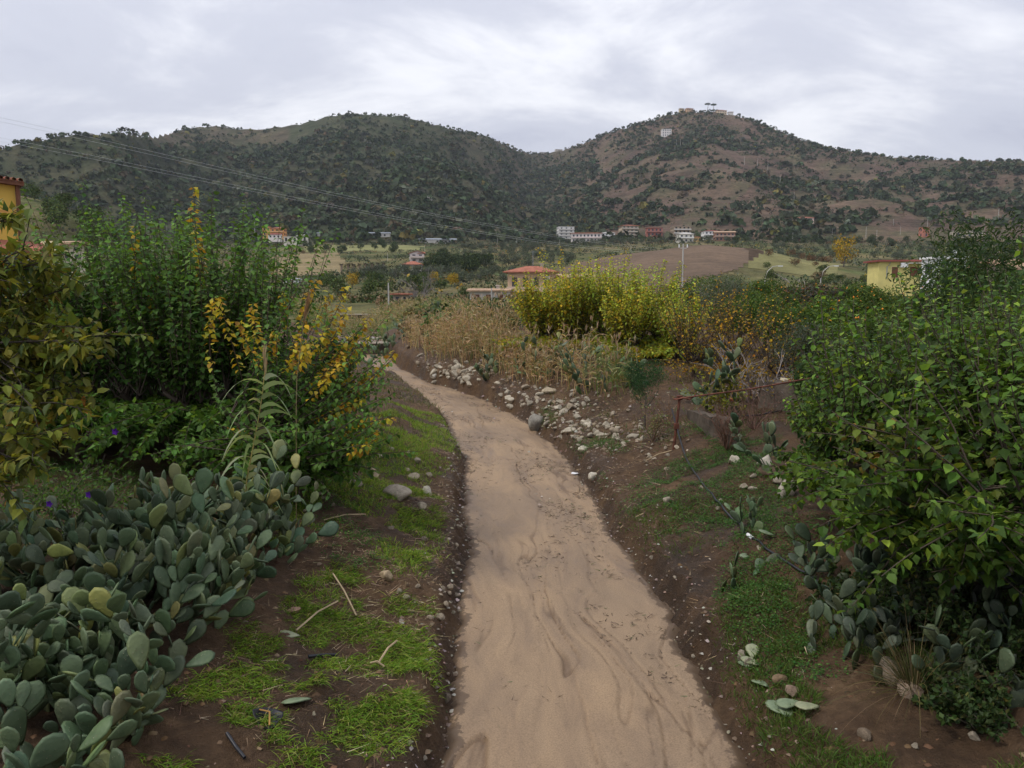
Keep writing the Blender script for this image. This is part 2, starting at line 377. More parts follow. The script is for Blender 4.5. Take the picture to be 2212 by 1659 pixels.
cut = np.exp(-(n / 0.012) ** 2) * sstep(fbm(across * .7 + 4, Y * .35, 2, 58), -.25, .1)                           # incised flow lines
n2_ = fbm(across * 2.3 + wx * .9 + 5, Y * 0.24 + wy * .35, 3, 49); cut2 = np.exp(-(n2_ / 0.014) ** 2) * sstep(fbm(across * .5, Y * .3, 2, 61), -0.1, 0.15)
n3_ = fbm(across * 4.5 + wx * 1.4 + 3, Y * .45 + wy * .4, 2, 67); cut3 = np.exp(-(n3_ / 0.03) ** 2) * sstep(fbm(across * .9 + 7, Y * .4, 2, 69), 0.0, 0.25)
Z = zbed(Y) + 0.035 + 0.022 * n + 0.014 * sstep(n, 0, 0.03) + 0.010 * sstep(n2_, 0, .05) - 0.030 * cut - 0.018 * cut2 - .007 * cut3 + 0.006 * n3_ + 0.006 * fbm(X * 6, Y * 4, 3, 47)
edge = np.minimum(q, 1 - q)[None] ; Z = Z - 0.10 * (1 - sstep(edge, -0.04, 0.035)) * np.ones_like(Z)
V, Q = grid_mesh(X, Y, Z)
me = MB().add(V, Q).mesh('mud_bed', mud_mat(), True)
ln = np.clip(cut * .9 + cut2 * .6 + .8 * cut3, 0, 1)
de = np.minimum(X - a, b - X); ba_ = me.attributes.new('bank', 'FLOAT', 'POINT'); ba_.data.foreach_set('value', (.56 * (1 - sstep(de, -.02, .30))).astype(np.float32).ravel())
sa_ = me.attributes.new('channel', 'FLOAT', 'POINT'); sa_.data.foreach_set('value', ln.astype(np.float32).ravel())
fa = me.attributes.new('flow', 'FLOAT_VECTOR', 'POINT'); fa.data.foreach_set('vector', np.stack([across + wx * 0.35, Y + wy * 0.5, 0 * Y], -1).astype(np.float32).ravel())
structure('mud_bed', me)

# far ground
def far_mat():
    m, t, N, L, o = nt('hill_ground'); b = bsdf(N, 0.95, 0.05)
    g = N.new('ShaderNodeNewGeometry'); P = g.outputs['Position']
    a = N.new('ShaderNodeAttribute'); a.attribute_name = 'cover'; c = a.outputs['Color']
    n1 = nnoise(N, L, P, 0.03, 6, 0.65, 0.5); n2 = nnoise(N, L, P, 0.22, 6, 0.72)
    mp = N.new('ShaderNodeMapping'); mp.inputs['Scale'].default_value = (0.02, 0.02, 0.35); L.new(P, mp.inputs[0])
    n3 = nnoise(N, L, mp.outputs[0], 1.0, 5, 0.6, 0.6)       # terraces follow the contour lines
    c = nmix(N, L, 1.0, c, nramp(N, L, n1.outputs[0], [(0.3, (0.65, 0.66, 0.68)), (0.7, (1.3, 1.27, 1.2))]), 'MULTIPLY')
    c = nmix(N, L, 1.0, c, nramp(N, L, n2.outputs[0], [(0.3, (0.55, 0.57, 0.55)), (0.7, (1.4, 1.38, 1.35))]), 'MULTIPLY')
    c = nmix(N, L, 1.0, c, nramp(N, L, n3.outputs[0], [(0.35, (0.75, 0.76, 0.74)), (0.65, (1.2, 1.2, 1.18))]), 'MULTIPLY')
    L.new(c, b.inputs['Base Color']); L.new(nbump(N, L, n2.outputs[0], 0.8, 1.5), b.inputs['Normal'])
    L.new(b.outputs[0], o.inputs[0]); return m
M_HILL = far_mat()
ds = np.geomspace(52, 2300, 280); ts = np.linspace(-1.15, 1.15, 360)
X = ts[None] * ds[:, None]; Y = np.repeat(ds[:, None], len(ts), 1); Z = ground(X, Y)
Z = Z - 0.25 * (1 - sstep(Y, 52, 62))
Ug, Vg = project(X, Y, Z)
def cover_colour(X, Y, Z):
    u, v = project(X, Y, Z); n = fbm(X / 60, Y / 60, 4, 70); n2 = fbm(X / 18, Y / 18, 3, 75)
    soil = np.array([0.108, 0.074, 0.060]); dry = np.array([0.150, 0.112, 0.076]); grn = np.array([0.060, 0.085, 0.035]); und = np.array([0.048, 0.058, 0.032])
    right = sstep(u, 1180, 1290)
    wdry = np.clip(0.25 + 1.2 * n, 0, 1)[..., None]; wg = np.clip(0.2 + 1.6 * n2, 0, 0.8)[..., None]
    c = soil * (1 - wdry * 0.6) + dry * wdry * 0.6
    c = c * (1 - wg * 0.55) + grn * wg * 0.55
    lf = (1 - right) * (0.88 + 0.12 * np.clip(n2 * 3, -1, 1)) * (1 - 0.45 * sstep(u, 930, 1080)) * (1 - 0.5 * ((u > 320) & (u < 620) & (v < 310)))
    c = c * (1 - lf[..., None]) + und * lf[..., None]
    vf = (1 - sstep(Y, 520, 700))[..., None]               # the valley floor is grassy
    vg = np.clip(0.5 + 1.4 * n2, 0, 1)[..., None]
    vc = np.array([0.075, 0.095, 0.038]) * vg + np.array([0.15, 0.125, 0.065]) * (1 - vg)
    return c * (1 - vf) + vc * vf
cov = cover_colour(X, Y, Z)
FIELD = (Ug > 1085) & (Y > 178) & (Y < 312) & (Ug < np.interp(Y, [178, 230, 270, 300, 312], [1420, 1600, 1655, 1640, 1600])) & (np.interp(Ug, [1085, 1160, 1220, 1300], [185, 240, 290, 312]) > Y)
def sub_mesh(name, mask, colour, lift):
    mk = mask[:-1, :-1] & mask[1:, :-1] & mask[:-1, 1:] & mask[1:, 1:]
    Vv, Qq = grid_mesh(X, Y, Z + lift); Qq = Qq[mk.ravel()]
    used = np.unique(Qq); re = np.full(len(Vv), -1); re[used] = np.arange(len(used))
    return MB().add(Vv[used], re[Qq]).mesh(name, colour, True)
V, Q = grid_mesh(X, Y, Z)
me = MB().add(V, Q).mesh('terrain', M_HILL, True)
ca = me.attributes.new('cover', 'FLOAT_COLOR', 'POINT'); ca.data.foreach_set('color', np.concatenate([cov, np.ones(cov.shape[:2] + (1,))], -1).astype(np.float32).ravel())
structure('terrain', me)
def field_mat(name, col, stripe, rot, sc):
    m, t, N, L, o = nt(name); b = bsdf(N, 0.95, 0.05)
    g = N.new('ShaderNodeNewGeometry'); P = g.outputs['Position']
    mp = N.new('ShaderNodeMapping'); mp.inputs['Rotation'].default_value = (0, 0, rot); mp.inputs['Scale'].default_value = sc; L.new(P, mp.inputs[0])
    n1 = nnoise(N, L, mp.outputs[0], 1.0, 5, 0.65, 0.4); n2 = nnoise(N, L, P, 0.05, 4, 0.6); n3 = nnoise(N, L, P, 0.7, 4, 0.7)
    c = nmix(N, L, n1.outputs[0], tuple(x * (1 - stripe) for x in col), tuple(x * (1 + stripe) for x in col))
    c = nmix(N, L, 1.0, c, nramp(N, L, n2.outputs[0], [(0.3, (0.75, 0.76, 0.78)), (0.7, (1.25, 1.22, 1.2))]), 'MULTIPLY')
    c = nmix(N, L, 1.0, c, nramp(N, L, n3.outputs[0], [(0.3, (0.8, 0.8, 0.8)), (0.7, (1.2, 1.2, 1.2))]), 'MULTIPLY')
    L.new(c, b.inputs['Base Color']); L.new(nbump(N, L, n3.outputs[0], 0.6, 0.4), b.inputs['Normal']); L.new(b.outputs[0], o.inputs[0]); return m
structure('ploughed_field', sub_mesh('ploughed_field', FIELD, field_mat('ploughed_soil', (0.142, 0.102, 0.071), 0.35, 0.5, (0.02, 0.35, 0.02)), 0.12))
n_ = fbm(X / 22, Y / 22, 3, 90) * 34
structure('dry_meadow', sub_mesh('dry_meadow', (Ug + n_ > 585) & (Ug + n_ < 742) & (Y + n_ * 1.5 > 300) & (Y + n_ < 500), field_mat('dry_grass_ground', (0.22, 0.175, 0.092), 0.5, 0.1, (0.01, 0.22, 0.3)), 0.12))
structure('reed_meadow', sub_mesh('reed_meadow', (Ug + n_ > 640) & (Ug + n_ < 905) & (Y > 515) & (Y < 600), field_mat('pale_green_ground', (0.20, 0.20, 0.085), 0.4, 0.1, (0.01, 0.25, 0.3)), 0.12))
structure('pasture', sub_mesh('pasture', (Ug + n_ > 1610) & (Ug + n_ < 1830) & (Y > 232) & (Y < 330), field_mat('pasture_grass', (0.185, 0.175, 0.075), 0.3, 0.3, (0.02, 0.2, 0.3)), 0.12))
# ---------------------------------------------------------------- foliage tools
T_OV = (np.array([[0, 0, 0], [.26, .5, .05], [.26, -.5, .05], [.62, .40, .0], [.62, -.40, .0], [1, 0, -.2], [.3, 0, -.03], [.64, 0, -.07]]),
        [np.array([[0, 6, 1], [0, 2, 6], [7, 5, 3], [7, 4, 5]]), np.array([[6, 7, 3, 1], [6, 2, 4, 7]])])
T_MD = (np.array([[0, 0, 0], [.36, .5, .04], [.36, -.5, .04], [1, 0, -.18], [.42, 0, -.04]]), [np.array([[0, 4, 1], [0, 2, 4], [4, 3, 1], [4, 2, 3]])])
T_DI = (np.array([[0, 0, 0], [.45, .5, .07], [1, 0, -.12], [.45, -.5, .07]]), [np.array([[0, 1, 2], [0, 2, 3]])])
T_QD = (np.array([[-.5, -.5, 0], [.5, -.42, .08], [.46, .5, -.06], [-.4, .55, 0.1]]), [np.array([[0, 1, 2], [0, 2, 3]])])
def leafset(mb, P, D, Nn, L, Wd, cols, T=T_OV):
    P = np.asarray(P); n = len(P)
    if n == 0: return
    D = unit(D); S = unit(np.cross(D, Nn)); N2 = np.cross(S, D)
    tv, fs = T; L = np.broadcast_to(L, (n,)); Wd = np.broadcast_to(Wd, (n,))
    V = P[:, None] + L[:, None, None] * (tv[None, :, 0:1] * D[:, None] + tv[None, :, 2:3] * N2[:, None]) + (Wd[:, None] * tv[None, :, 1])[..., None] * S[:, None]
    k = len(tv); off = (np.arange(n) * k)[:, None, None]; base = mb.n
    mb.V.append(V.reshape(-1, 3)); mb.n += n * k
    for f in fs:
        ff = (f[None] + off).reshape(-1, f.shape[1]) + base; kk = f.shape[1]
        mb.Fc.setdefault(kk, []).append(ff); mb.Cc.setdefault(kk, []).append(np.repeat(cols, len(f), 0)); mb.Mi.setdefault(kk, []).append(np.zeros(len(ff), int))
def rdir(n): return unit(rng.normal(size=(n, 3)))
def pick(pal, n, var=0.22):
    """pal: [(weight, (r, g, b)), ...] -> n colours with a little variation"""
    w = np.array([p[0] for p in pal], float); w /= w.sum(); c = np.array([p[1] for p in pal])
    i = rng.choice(len(pal), n, p=w); return np.clip(c[i] * (1 + var * rng.normal(size=(n, 1))) * (1 + 0.07 * rng.normal(size=(n, 3))), 0.004, 0.9)
def leaf_mesh(name): 
    mb = MB(); leafset(mb, np.zeros((1, 3)), np.array([[1., 0, 0]]), np.array([[0, 0, 1.]]), 1.0, 1.0, np.ones((1, 3))); return mb.mesh(name, M_LEAF_OBJ)
ME_LEAF = leaf_mesh('leaf')
def leaf_objs(parent, P, D, Nn, L, Wd, cols, me=None):
    D = unit(D); S = unit(np.cross(D, Nn)); N2 = np.cross(S, D)
    L = np.broadcast_to(L, (len(P),)); Wd = np.broadcast_to(Wd, (len(P),))
    for i in range(len(P)):
        o = bpy.data.objects.new('leaf', me or ME_LEAF); C.objects.link(o); o.parent = parent
        m = np.eye(4); m[:3, 0] = D[i] * L[i]; m[:3, 1] = S[i] * Wd[i]; m[:3, 2] = N2[i] * L[i]; m[:3, 3] = P[i]
        o.matrix_local = Matrix(m.tolist()); o.color = (*[float(x) for x in cols[i]], 1)
def shoot(p0, d0, length, up=0.15, wob=0.1, n=10):
    p = np.array(p0, float); d = unit(np.array(d0, float)); st = length / n; pts = [p.copy()]
    for _ in range(n):
        d = unit(d + np.array([0, 0, up]) + rng.normal(size=3) * wob); p = p + d * st; pts.append(p.copy())
    return np.array(pts)
def along(P, t):
    s = np.concatenate([[0], np.cumsum(np.linalg.norm(np.diff(P, axis=0), axis=1))]); s /= s[-1]
    q = np.stack([np.interp(t, s, P[:, k]) for k in range(3)], 1)
    T = unit(np.stack([np.interp(np.clip(t + .04, 0, 1), s, P[:, k]) - np.interp(np.clip(t - .04, 0, 1), s, P[:, k]) for k in range(3)], 1)); return q, T
def shoot_leaves(P, n, t0=0.2, droop=0.45):
    t = t0 + (1 - t0) * (np.arange(n) + rng.random(n) * 0.6) / n; q, T = along(P, np.clip(t, 0, 1))
    ang = np.arange(n) * 2.4 + rng.random() * 6 + rng.normal(size=n) * 0.4
    ref = np.array([[0.3, 0.2, 1.0]]); A = unit(np.cross(T, ref)); B = np.cross(T, A)
    side = np.cos(ang)[:, None] * A + np.sin(ang)[:, None] * B
    D = unit(side + 0.35 * T + np.array([0, 0, -1]) * (droop + 0.35 * rng.normal(size=(n, 1))))
    Nn = unit(np.array([[0, 0, 1.0]]) + 0.5 * side + 0.35 * rng.normal(size=(n, 3)))
    return q + side * 0.02, D, Nn, t
class Leaves:
    def __init__(s): s.a = []
    def add(s, P, D, Nn, L, Wd, c): 
        n = len(P); s.a.append((P, D, Nn, np.broadcast_to(L, (n,)).copy(), np.broadcast_to(Wd, (n,)).copy(), c))
    def all(s): return [np.concatenate([x[i] for x in s.a]) for i in range(6)]
def finish_leaves(parent, base, lv, singles, T=T_MD, mat=None, name='foliage'):
    """the leaves that show largest are objects of their own, the rest is one part"""
    P, D, Nn, L, Wd, c = lv.all(); P = P - base
    W_ = P + base
    size = L / np.linalg.norm(W_ - np.array([0, 0, CAMZ]), axis=1)
    u, v = project(W_[:, 0], W_[:, 1], W_[:, 2]); vis = (u > -20) & (u < 2232) & (v < 1680)
    depth = np.linalg.norm(W_ - np.array([0, 0, CAMZ]), axis=1)
    # nearest to the camera within a cell of directions = seen from the camera
    cell = (np.round(u / 24) * 1000 + np.round(v / 24)).astype(int)
    order = np.argsort(depth); first = np.zeros(len(P), bool); _, fi = np.unique(cell[order], return_index=True); first[order[fi]] = True
    score = np.where(vis, size * (1 + 1.0 * first), 0); idx = np.argsort(-score)[:singles]
    rest = np.ones(len(P), bool); rest[idx] = False
    mb = MB(); leafset(mb, P[rest], D[rest], Nn[rest], L[rest], Wd[rest], c[rest], T)
    f = obj(name, mb.mesh(name, mat or M_LEAF), parent); f['kind'] = 'stuff'
    if singles: leaf_objs(parent, P[idx], D[idx], Nn[idx], L[idx], Wd[idx], c[idx])
    return f
def limbs_obj(parent, base, polys, name='branch', mat=None, cols=(0.09, 0.07, 0.05), k=5):
    mb = MB()
    for P, r0, r1 in polys: mb.tube(np.asarray(P) - base, np.linspace(r0, r1, len(P)), k, cols)
    return obj(name, mb.mesh(name, mat or M_STEM, True), parent)

# ---------------------------------------------------------------- woods on the hills
def density(x, y, z):
    u, v = project(x, y, z); n = fbm(x / 75, y / 75, 3, 101); n2 = fbm(x / 22, y / 22, 2, 105)
    d = np.where(u < 1000, 0.93, np.where(u < 1130, 0.60, np.where(u < 1290, 0.75, 0.20)))
    d = np.where((u > 1000) & (u < 1120) & (v < 420) & (v > 300), 0.40, d)
    d = np.where((u > 320) & (u < 640) & (v < 312), 0.22, d)                     # bare ridge far behind
    d = np.where((u > 640) & (u < 950) & (v < 340), 0.55, d)
    d = np.where((u > 1290) & (u < 1720) & (v < 325), 0.62, d)                   # wooded cap of the village hill
    d = np.where((u > 1290) & (u < 1560) & (v > 325) & (v < 420), 0.28, d)
    d = np.where((u > 1280) & (v > 448) & (v < 490), 0.55, d)
    d = np.where((u > 1720) & (v < 352), 0.8, d)
    d = np.where((u > 1880) & (v < 410), 0.6, d)
    d = np.where((u > 2080) & (v > 380), 0.5, d)
    d = np.where((v > 470) & (v < 486) & (u > 1640) & (u < 1880), 0.9, d)
    return np.clip(d + (1.5 * n + 0.7 * n2) * np.where(d > 0.8, 0.62, 0.75), 0, 1)
PAL_WOOD = [(5, (0.038, 0.055, 0.028)), (4, (0.050, 0.070, 0.034)), (2.5, (0.068, 0.084, 0.046)), (1, (0.085, 0.072, 0.042)), (0.4, (0.13, 0.12, 0.035)), (0.6, (0.080, 0.092, 0.062))]
PAL_SHRUB = [(4, (0.040, 0.052, 0.028)), (3, (0.065, 0.075, 0.045)), (2, (0.095, 0.062, 0.042)), (1.5, (0.09, 0.10, 0.065)), (0.6, (0.13, 0.12, 0.04))]
def wood(name, label, n, ymin, sel, pal, rmin, rmax, quads, dens_pow=1.0):
    y = np.sqrt(rng.random(n) * (1800.0 ** 2 - ymin ** 2) + ymin ** 2); t = rng.uniform(-0.74, 0.74, n); x = t * y
    u = 1106 + F * t * 1.02; dr = np.interp(u, RU, RD); ok = y < dr + 15; x, y = x[ok], y[ok]; z = ground(x, y)
    d = density(x, y, z); ok = (rng.random(len(x)) < d ** dens_pow) & sel(x, y, z, d); x, y, z = x[ok], y[ok], z[ok]
    # keep what is not hidden behind nearer ground
    uu, vv = project(x, y, z + 5); keep = np.ones(len(x), bool)
    for f in (0.55, 0.7, 0.8, 0.88, 0.94, 0.98):
        g = ground(x * f, y * f); zr = CAMZ + (z + 6 - CAMZ) * f; keep &= g < zr + 1.0
    x, y, z = x[keep], y[keep], z[keep]; n = len(x)
    r = rng.uniform(rmin, rmax, n) * (0.8 + 0.5 * rng.random(n)); r = r * (1 - .38 * sstep(y / np.interp(1106 + F * x / y * 1.02, RU, RD), .86, .97)); base_c = pick(pal, n, 0.2)
    k = quads; d0 = rdir(n * k).reshape(n, k, 3); d0[..., 2] = np.abs(d0[..., 2]) * 1.1 - 0.25
    rad = (0.72 + 0.33 * rng.random((n, k, 1)))
    P = np.stack([x, y, z + r * 0.45], 1)[:, None] + d0 * rad * r[:, None, None] * np.array([1, 1, 0.95])
    N0 = unit(d0 + 0.5 * rng.normal(size=d0.shape) + np.array([0, 0, 0.25])).reshape(-1, 3)
    D = unit(np.cross(N0, rdir(n * k))); L = np.repeat(r, k) * rng.uniform(0.55, 0.95, n * k)
    cols = np.repeat(base_c, k, 0) * (1 + 0.22 * rng.normal(size=(n * k, 1))); cols = np.clip(cols, 0.008, 1)
    mb = MB(); leafset(mb, P.reshape(-1, 3), D, N0, L, L, cols, T_QD)
    o = obj(name, mb.mesh(name, M_FAR)); tag(o, label, 'woodland', None, 'stuff'); return len(x)
n1 = wood('hill_woodland', 'dark green trees and scrub covering the slopes of the mountains', 40000, 640, lambda x, y, z, d: d > 0.0, PAL_WOOD, 1.8, 5.2, 13)
n3 = wood('hill_thicket', 'dense low thicket filling the gaps of the mountain woods', 42000, 640, lambda x, y, z, d: d > 0.45, PAL_WOOD, 1.3, 2.6, 7)
n2 = wood('hill_scrub', 'low olive and rusty scrub dotted over the brown hillside', 62000, 560, lambda x, y, z, d: (d < 0.6), PAL_SHRUB, 0.6, 1.7, 7, 0.3)

# ---------------------------------------------------------------- trees of the valley, one kind after the other
def lobe_crown(n, lobes, size, pal, T=T_QD, shell=0.35, mat=None, name='crown', flat=0.0, asp=1.0):
    lobes = np.array(lobes, float); w = (lobes[:, 3] * lobes[:, 4] * lobes[:, 5]) ** (2 / 3); w /= w.sum()
    i = rng.choice(len(lobes), n, p=w); d = rdir(n); lb = lobes[i]
    P = lb[:, :3] + d * lb[:, 3:] * (1 - shell * rng.random((n, 1)) ** 1.5)
    Nn = unit(d + 0.55 * rng.normal(size=(n, 3)) + np.array([0, 0, 0.3 + flat]))
    D = unit(np.cross(Nn, rdir(n)) + np.array([0, 0, -0.2]))
    L = size * rng.uniform(0.6, 1.25, n); tone = 1 + 0.25 * rng.normal(size=len(lobes)); c = pick(pal, n, 0.2) * np.clip(tone[i], 0.6, 1.5)[:, None]
    mb = MB(); leafset(mb, P, D, Nn, L, L * asp, np.clip(c, 0.006, 0.9), T); return mb.mesh(name, mat or M_FAR)
def lobes_round(r, h, k, sq=0.75):
    o = [(0, 0, h, r * .7, r * .7, r * .7 * sq)]
    for _ in range(k):
        a = rng.random() * 6.28; q = r * rng.uniform(.35, .72); s = r * rng.uniform(.32, .5)
        o.append((q * math.cos(a), q * math.sin(a), h + rng.uniform(-.45, .55) * r * sq, s, s, s * .85))
    return o
PAL_OLIVE = [(4, (0.085, 0.100, 0.068)), (3, (0.062, 0.078, 0.048)), (1.5, (0.12, 0.135, 0.10))]
PAL_DARK = [(4, (0.030, 0.048, 0.022)), (3, (0.045, 0.068, 0.026)), (1, (0.07, 0.09, 0.03))]
PAL_MID = [(4, (0.055, 0.085, 0.028)), (2, (0.085, 0.11, 0.03)), (1, (0.035, 0.06, 0.02))]
PAL_GOLD = [(5, (0.42, 0.27, 0.025)), (3, (0.33, 0.23, 0.03)), (2, (0.22, 0.19, 0.03))]
PAL_RUST = [(3, (0.16, 0.085, 0.045)), (2, (0.11, 0.075, 0.05)), (1, (0.09, 0.085, 0.05))]
def trunk_mesh(h, r, lean=0.1, forks=3):
    mb = MB(); P = shoot((0, 0, -0.15), (rng.normal() * lean, rng.normal() * lean, 1), h + 0.15, 0.05, 0.06, 5)
    mb.tube(P, np.linspace(r, r * .65, len(P)), 6, (0.10, 0.085, 0.07))
    for _ in range(forks):
        a = rng.random() * 6.28; Q = shoot(P[-1], (math.cos(a), math.sin(a), 0.9), h * 0.9, 0.05, 0.1, 4); mb.tube(Q, np.linspace(r * .55, r * .2, len(Q)), 5, (0.10, 0.085, 0.07))
    return mb.mesh('trunk', M_STEM, True)
def proto(kind):
    if kind == 'olive': return [(trunk_mesh(.9, .16), lobe_crown(420, lobes_round(2.2, 2.3, 7), .42, PAL_OLIVE, T_DI, asp=.55)) for _ in range(4)]
    if kind == 'dark': return [(trunk_mesh(1.4, .22), lobe_crown(620, lobes_round(3.4, 3.4, 9, .9), .62, PAL_DARK, T_DI, asp=.7)) for _ in range(4)]
    if kind == 'mid': return [(trunk_mesh(1.2, .18), lobe_crown(560, lobes_round(2.9, 2.9, 9, .85), .5, PAL_MID, T_DI, asp=.7)) for _ in range(3)]
    if kind == 'gold': return [(trunk_mesh(1.2, .18), lobe_crown(620, lobes_round(2.8, 3.0, 9, 1.1), .42, PAL_GOLD, T_DI, asp=.8)) for _ in range(2)]
    if kind == 'rust': return [(trunk_mesh(.8, .12), lobe_crown(420, lobes_round(2.3, 1.8, 8, .7), .4, PAL_RUST, T_DI, asp=.6)) for _ in range(2)]
    if kind == 'shrub': return [(None, lobe_crown(200, lobes_round(2.0, 1.2, 6, .7), .6, PAL_SHRUB, T_DI, asp=.8)) for _ in range(5)]
PROTO = {k: proto(k) for k in ('olive', 'dark', 'mid', 'gold', 'rust', 'shrub')}
def plant(kind, name, p, s, label, cat, group=None, sz=1.0):
    tr, cr_ = random.choice(PROTO[kind]); r = thing(name, p, label, cat, group)
    r.rotation_euler = (0, 0, random.random() * 6.28); r.scale = (s, s, s * sz)
    if tr: obj('trunk', tr, r)
    obj('crown', cr_, r); return r
def scatter(n, region, dmin):
    """spots in (picture column, distance) boxes with a least spacing"""
    out = []; tries = 0; u0, u1, d0, d1 = region
    while len(out) < n and tries < n * 60:
        tries += 1; d = math.sqrt(random.uniform(d0 * d0, d1 * d1)); x = (random.uniform(u0, u1) - 1106) / F * d * 0.985
        if all((x - q[0]) ** 2 + (d - q[1]) ** 2 > dmin * dmin for q in out): out.append((x, d))
    return out
GROVES = [  # picture columns, distances, how many, spacing, label
    ((990, 1235, 330, 600), 96, 6, 'grey-green olive tree in the grove below the white tower block'),
    ((760, 985, 255, 330), 34, 5, 'olive tree in the grove in front of the row of palms'),
    ((1225, 1620, 540, 636), 60, 6, 'olive tree in the strip between ploughed field and apartment houses'),
    ((1660, 2230, 345, 520), 64, 7.5, 'round olive tree in the open grove behind the golden poplar'),
    ((1880, 2300, 240, 345), 24, 7, 'olive tree between the yellow house and the red cabin'),
    ((940, 1100, 225, 320), 18, 6, 'olive tree between the open pavilion and the peach villa')]
for reg, n, sp, lab in GROVES:
    for x, y in scatter(n, reg, sp):
        plant('olive', 'olive_tree', (x, y, float(ground(x, y)) - .1), random.uniform(.75, 1.35), lab, 'olive tree', lab.split(' in the ')[-1] if ' in the ' in lab else lab)
WOODS = [('dark', (1560, 1980, 560, 640), 30, 8, 'dark evergreen tree in the belt below the pink farmhouse', .9),
    ('dark', (640, 900, 470, 620), 18, 10, 'dark bushy tree along the foot of the wooded slope', .9),
    ('dark', (900, 1060, 300, 420), 16, 9, 'dark broad tree behind the orange-roofed villa', 1.1),
    ('dark', (90, 330, 235, 330), 22, 8, 'dark tree on the near wooded spur', 1.0),
    ('mid', (60, 420, 130, 235), 34, 7, 'green tree on the near slope behind the mulberries', 1.0),
    ('dark', (560, 720, 560, 640), 10, 9, 'dark tree beside the yellow farmhouses', .8),
    ('mid', (700, 1010, 150, 250), 20, 7, 'rounded green tree in the garden plots before the pavilion', .8),
    ('mid', (1640, 1900, 150, 240), 16, 8, 'green shrubby tree below the golden poplar', .6),
    ('dark', (1980, 2300, 160, 240), 14, 7, 'dark tree behind the white flat-roofed house', 1.0),
    ('dark', (2060, 2260, 330, 620), 26, 9, 'dark tree around the beige flat-roofed building', .9),
    ('mid', (1225, 1640, 600, 660), 16, 9, 'garden tree among the apartment houses', .7),
    ('rust', (1640, 1830, 200, 330), 12, 8, 'rusty brown bush at the edge of the pasture', .8),
    ('rust', (600, 760, 480, 560), 6, 12, 'bare brown bush on the dry terraces', .8),
    ('gold', (930, 985, 185, 235), 3, 6, 'yellow-leaved tree before the peach villa', .8),
    ('gold', (755, 790, 200, 230), 1, 5, 'golden bush at the foot of the dry meadow', .7)]
for kind, reg, n, sp, lab, s in WOODS:
    for x, y in scatter(n, reg, sp):
        plant(kind, {'dark': 'evergreen_tree', 'mid': 'broadleaf_tree', 'rust': 'brown_bush', 'gold': 'yellow_tree'}[kind], (x, y, float(ground(x, y)) - .1), s * random.uniform(.75, 1.3), lab, 'bush' if kind == 'rust' else 'tree', lab)
p = gp(1822, 577, 150); plant('gold', 'golden_poplar', p, 52 / F * p[1] / 5.6, 'tall golden yellow poplar standing alone beside the pasture', 'tree', None, 1.35)
p = gu(828, 900); plant('gold', 'autumn_tree', p, 2.2, 'yellowish tree standing out on the wooded slope of the mountain', 'tree')
# shrubs that can be told apart on the bare hillside
cnt = 0
for _ in range(3000):
    if cnt >= 230: break
    d = math.sqrt(random.uniform(680 ** 2, 1350 ** 2)); u = random.uniform(1230, 2200); x = (u - 1106) / F * d * .98; z = float(ground(x, d)); uu, vv = project(x, d, z)
    if not (345 < vv < 470): continue
    if any(float(ground(x * f, d * f)) > CAMZ + (z + 2 - CAMZ) * f for f in (.6, .75, .85, .92, .97)): continue
    cnt += 1; sz_ = random.choice([('tiny', .6), ('small', .8), ('middling', 1.0), ('large', 1.3), ('huge', 1.9)]); plant('shrub', 'hillside_shrub', (x, d, z - .2), sz_[1] * random.uniform(.85, 1.15), '%s shrub on the %s of the brown hillside, %s' % (sz_[0], 'upper slope' if vv < 385 else 'middle slope' if vv < 430 else 'lower slope', 'beside the gully' if uu < 1420 else 'left of the pole line' if uu < 1600 else 'right of the pole line' if uu < 1850 else 'towards the picture edge'), 'shrub', 'shrubs dotted over the brown hillside')
# umbrella pines on the summit
for u in (1528, 1541):
    p = gu(u, 1496); r = thing('umbrella_pine', p, 'umbrella pine on the summit, ' + ('nearer the tall yellow house' if u == 1528 else 'nearer the pale long house'), 'pine tree', 'umbrella pines on the summit')
    mb = MB(); P = shoot((0, 0, -.5), (.05, 0, 1), 11, .02, .03, 6); mb.tube(P, np.linspace(.45, .25, 7), 6, (.09, .07, .055))
    for _ in range(5): a = random.random() * 6.28; mb.tube(shoot(P[-1], (math.cos(a), math.sin(a), .7), 4, .05, .05, 4), np.linspace(.22, .1, 5), 5, (.09, .07, .055))
    obj('trunk', mb.mesh('trunk', M_STEM, True), r)
    obj('crown', lobe_crown(500, [(0, 0, 13.5, 5.4, 5.4, 1.5), (2.5, 0, 13.2, 3, 3, 1.2), (-2.5, 1, 13.3, 3, 3, 1.2)], 1.1, PAL_DARK, T_DI, asp=.6), r)
# the row of clipped palms
for i, u in enumerate([738, 752, 764, 777, 790, 804, 816, 829]):
    p = gu(u, 345); r = thing('palm_tree', p, 'shaggy palm in the row above the olive grove', 'palm tree', 'row of palms above the olive grove')
    mb = MB(); mb.tube(np.array([[0, 0, -.2], [.05, 0, 1.6], [0, 0, 3.2]]), [.55, .48, .42], 7, (.20, .15, .11)); obj('trunk', mb.mesh('trunk', M_STEM), r)
    mb = MB()
    for k in range(46):
        a = k * 2.4; e_ = rng.uniform(-.9, .8); P = shoot((0, 0, 3.2), (math.cos(a), math.sin(a), e_ + .4), rng.uniform(.9, 1.5), -.14, .03, 4)
        V, Qd = tube(P, np.linspace(.10, .02, 5), 3); mb.add(V, Qd, pick([(2, (.05, .06, .03)), (2, (.13, .10, .06))], 1, .2)[0])
    obj('crown', mb.mesh('crown', M_FAR), r)
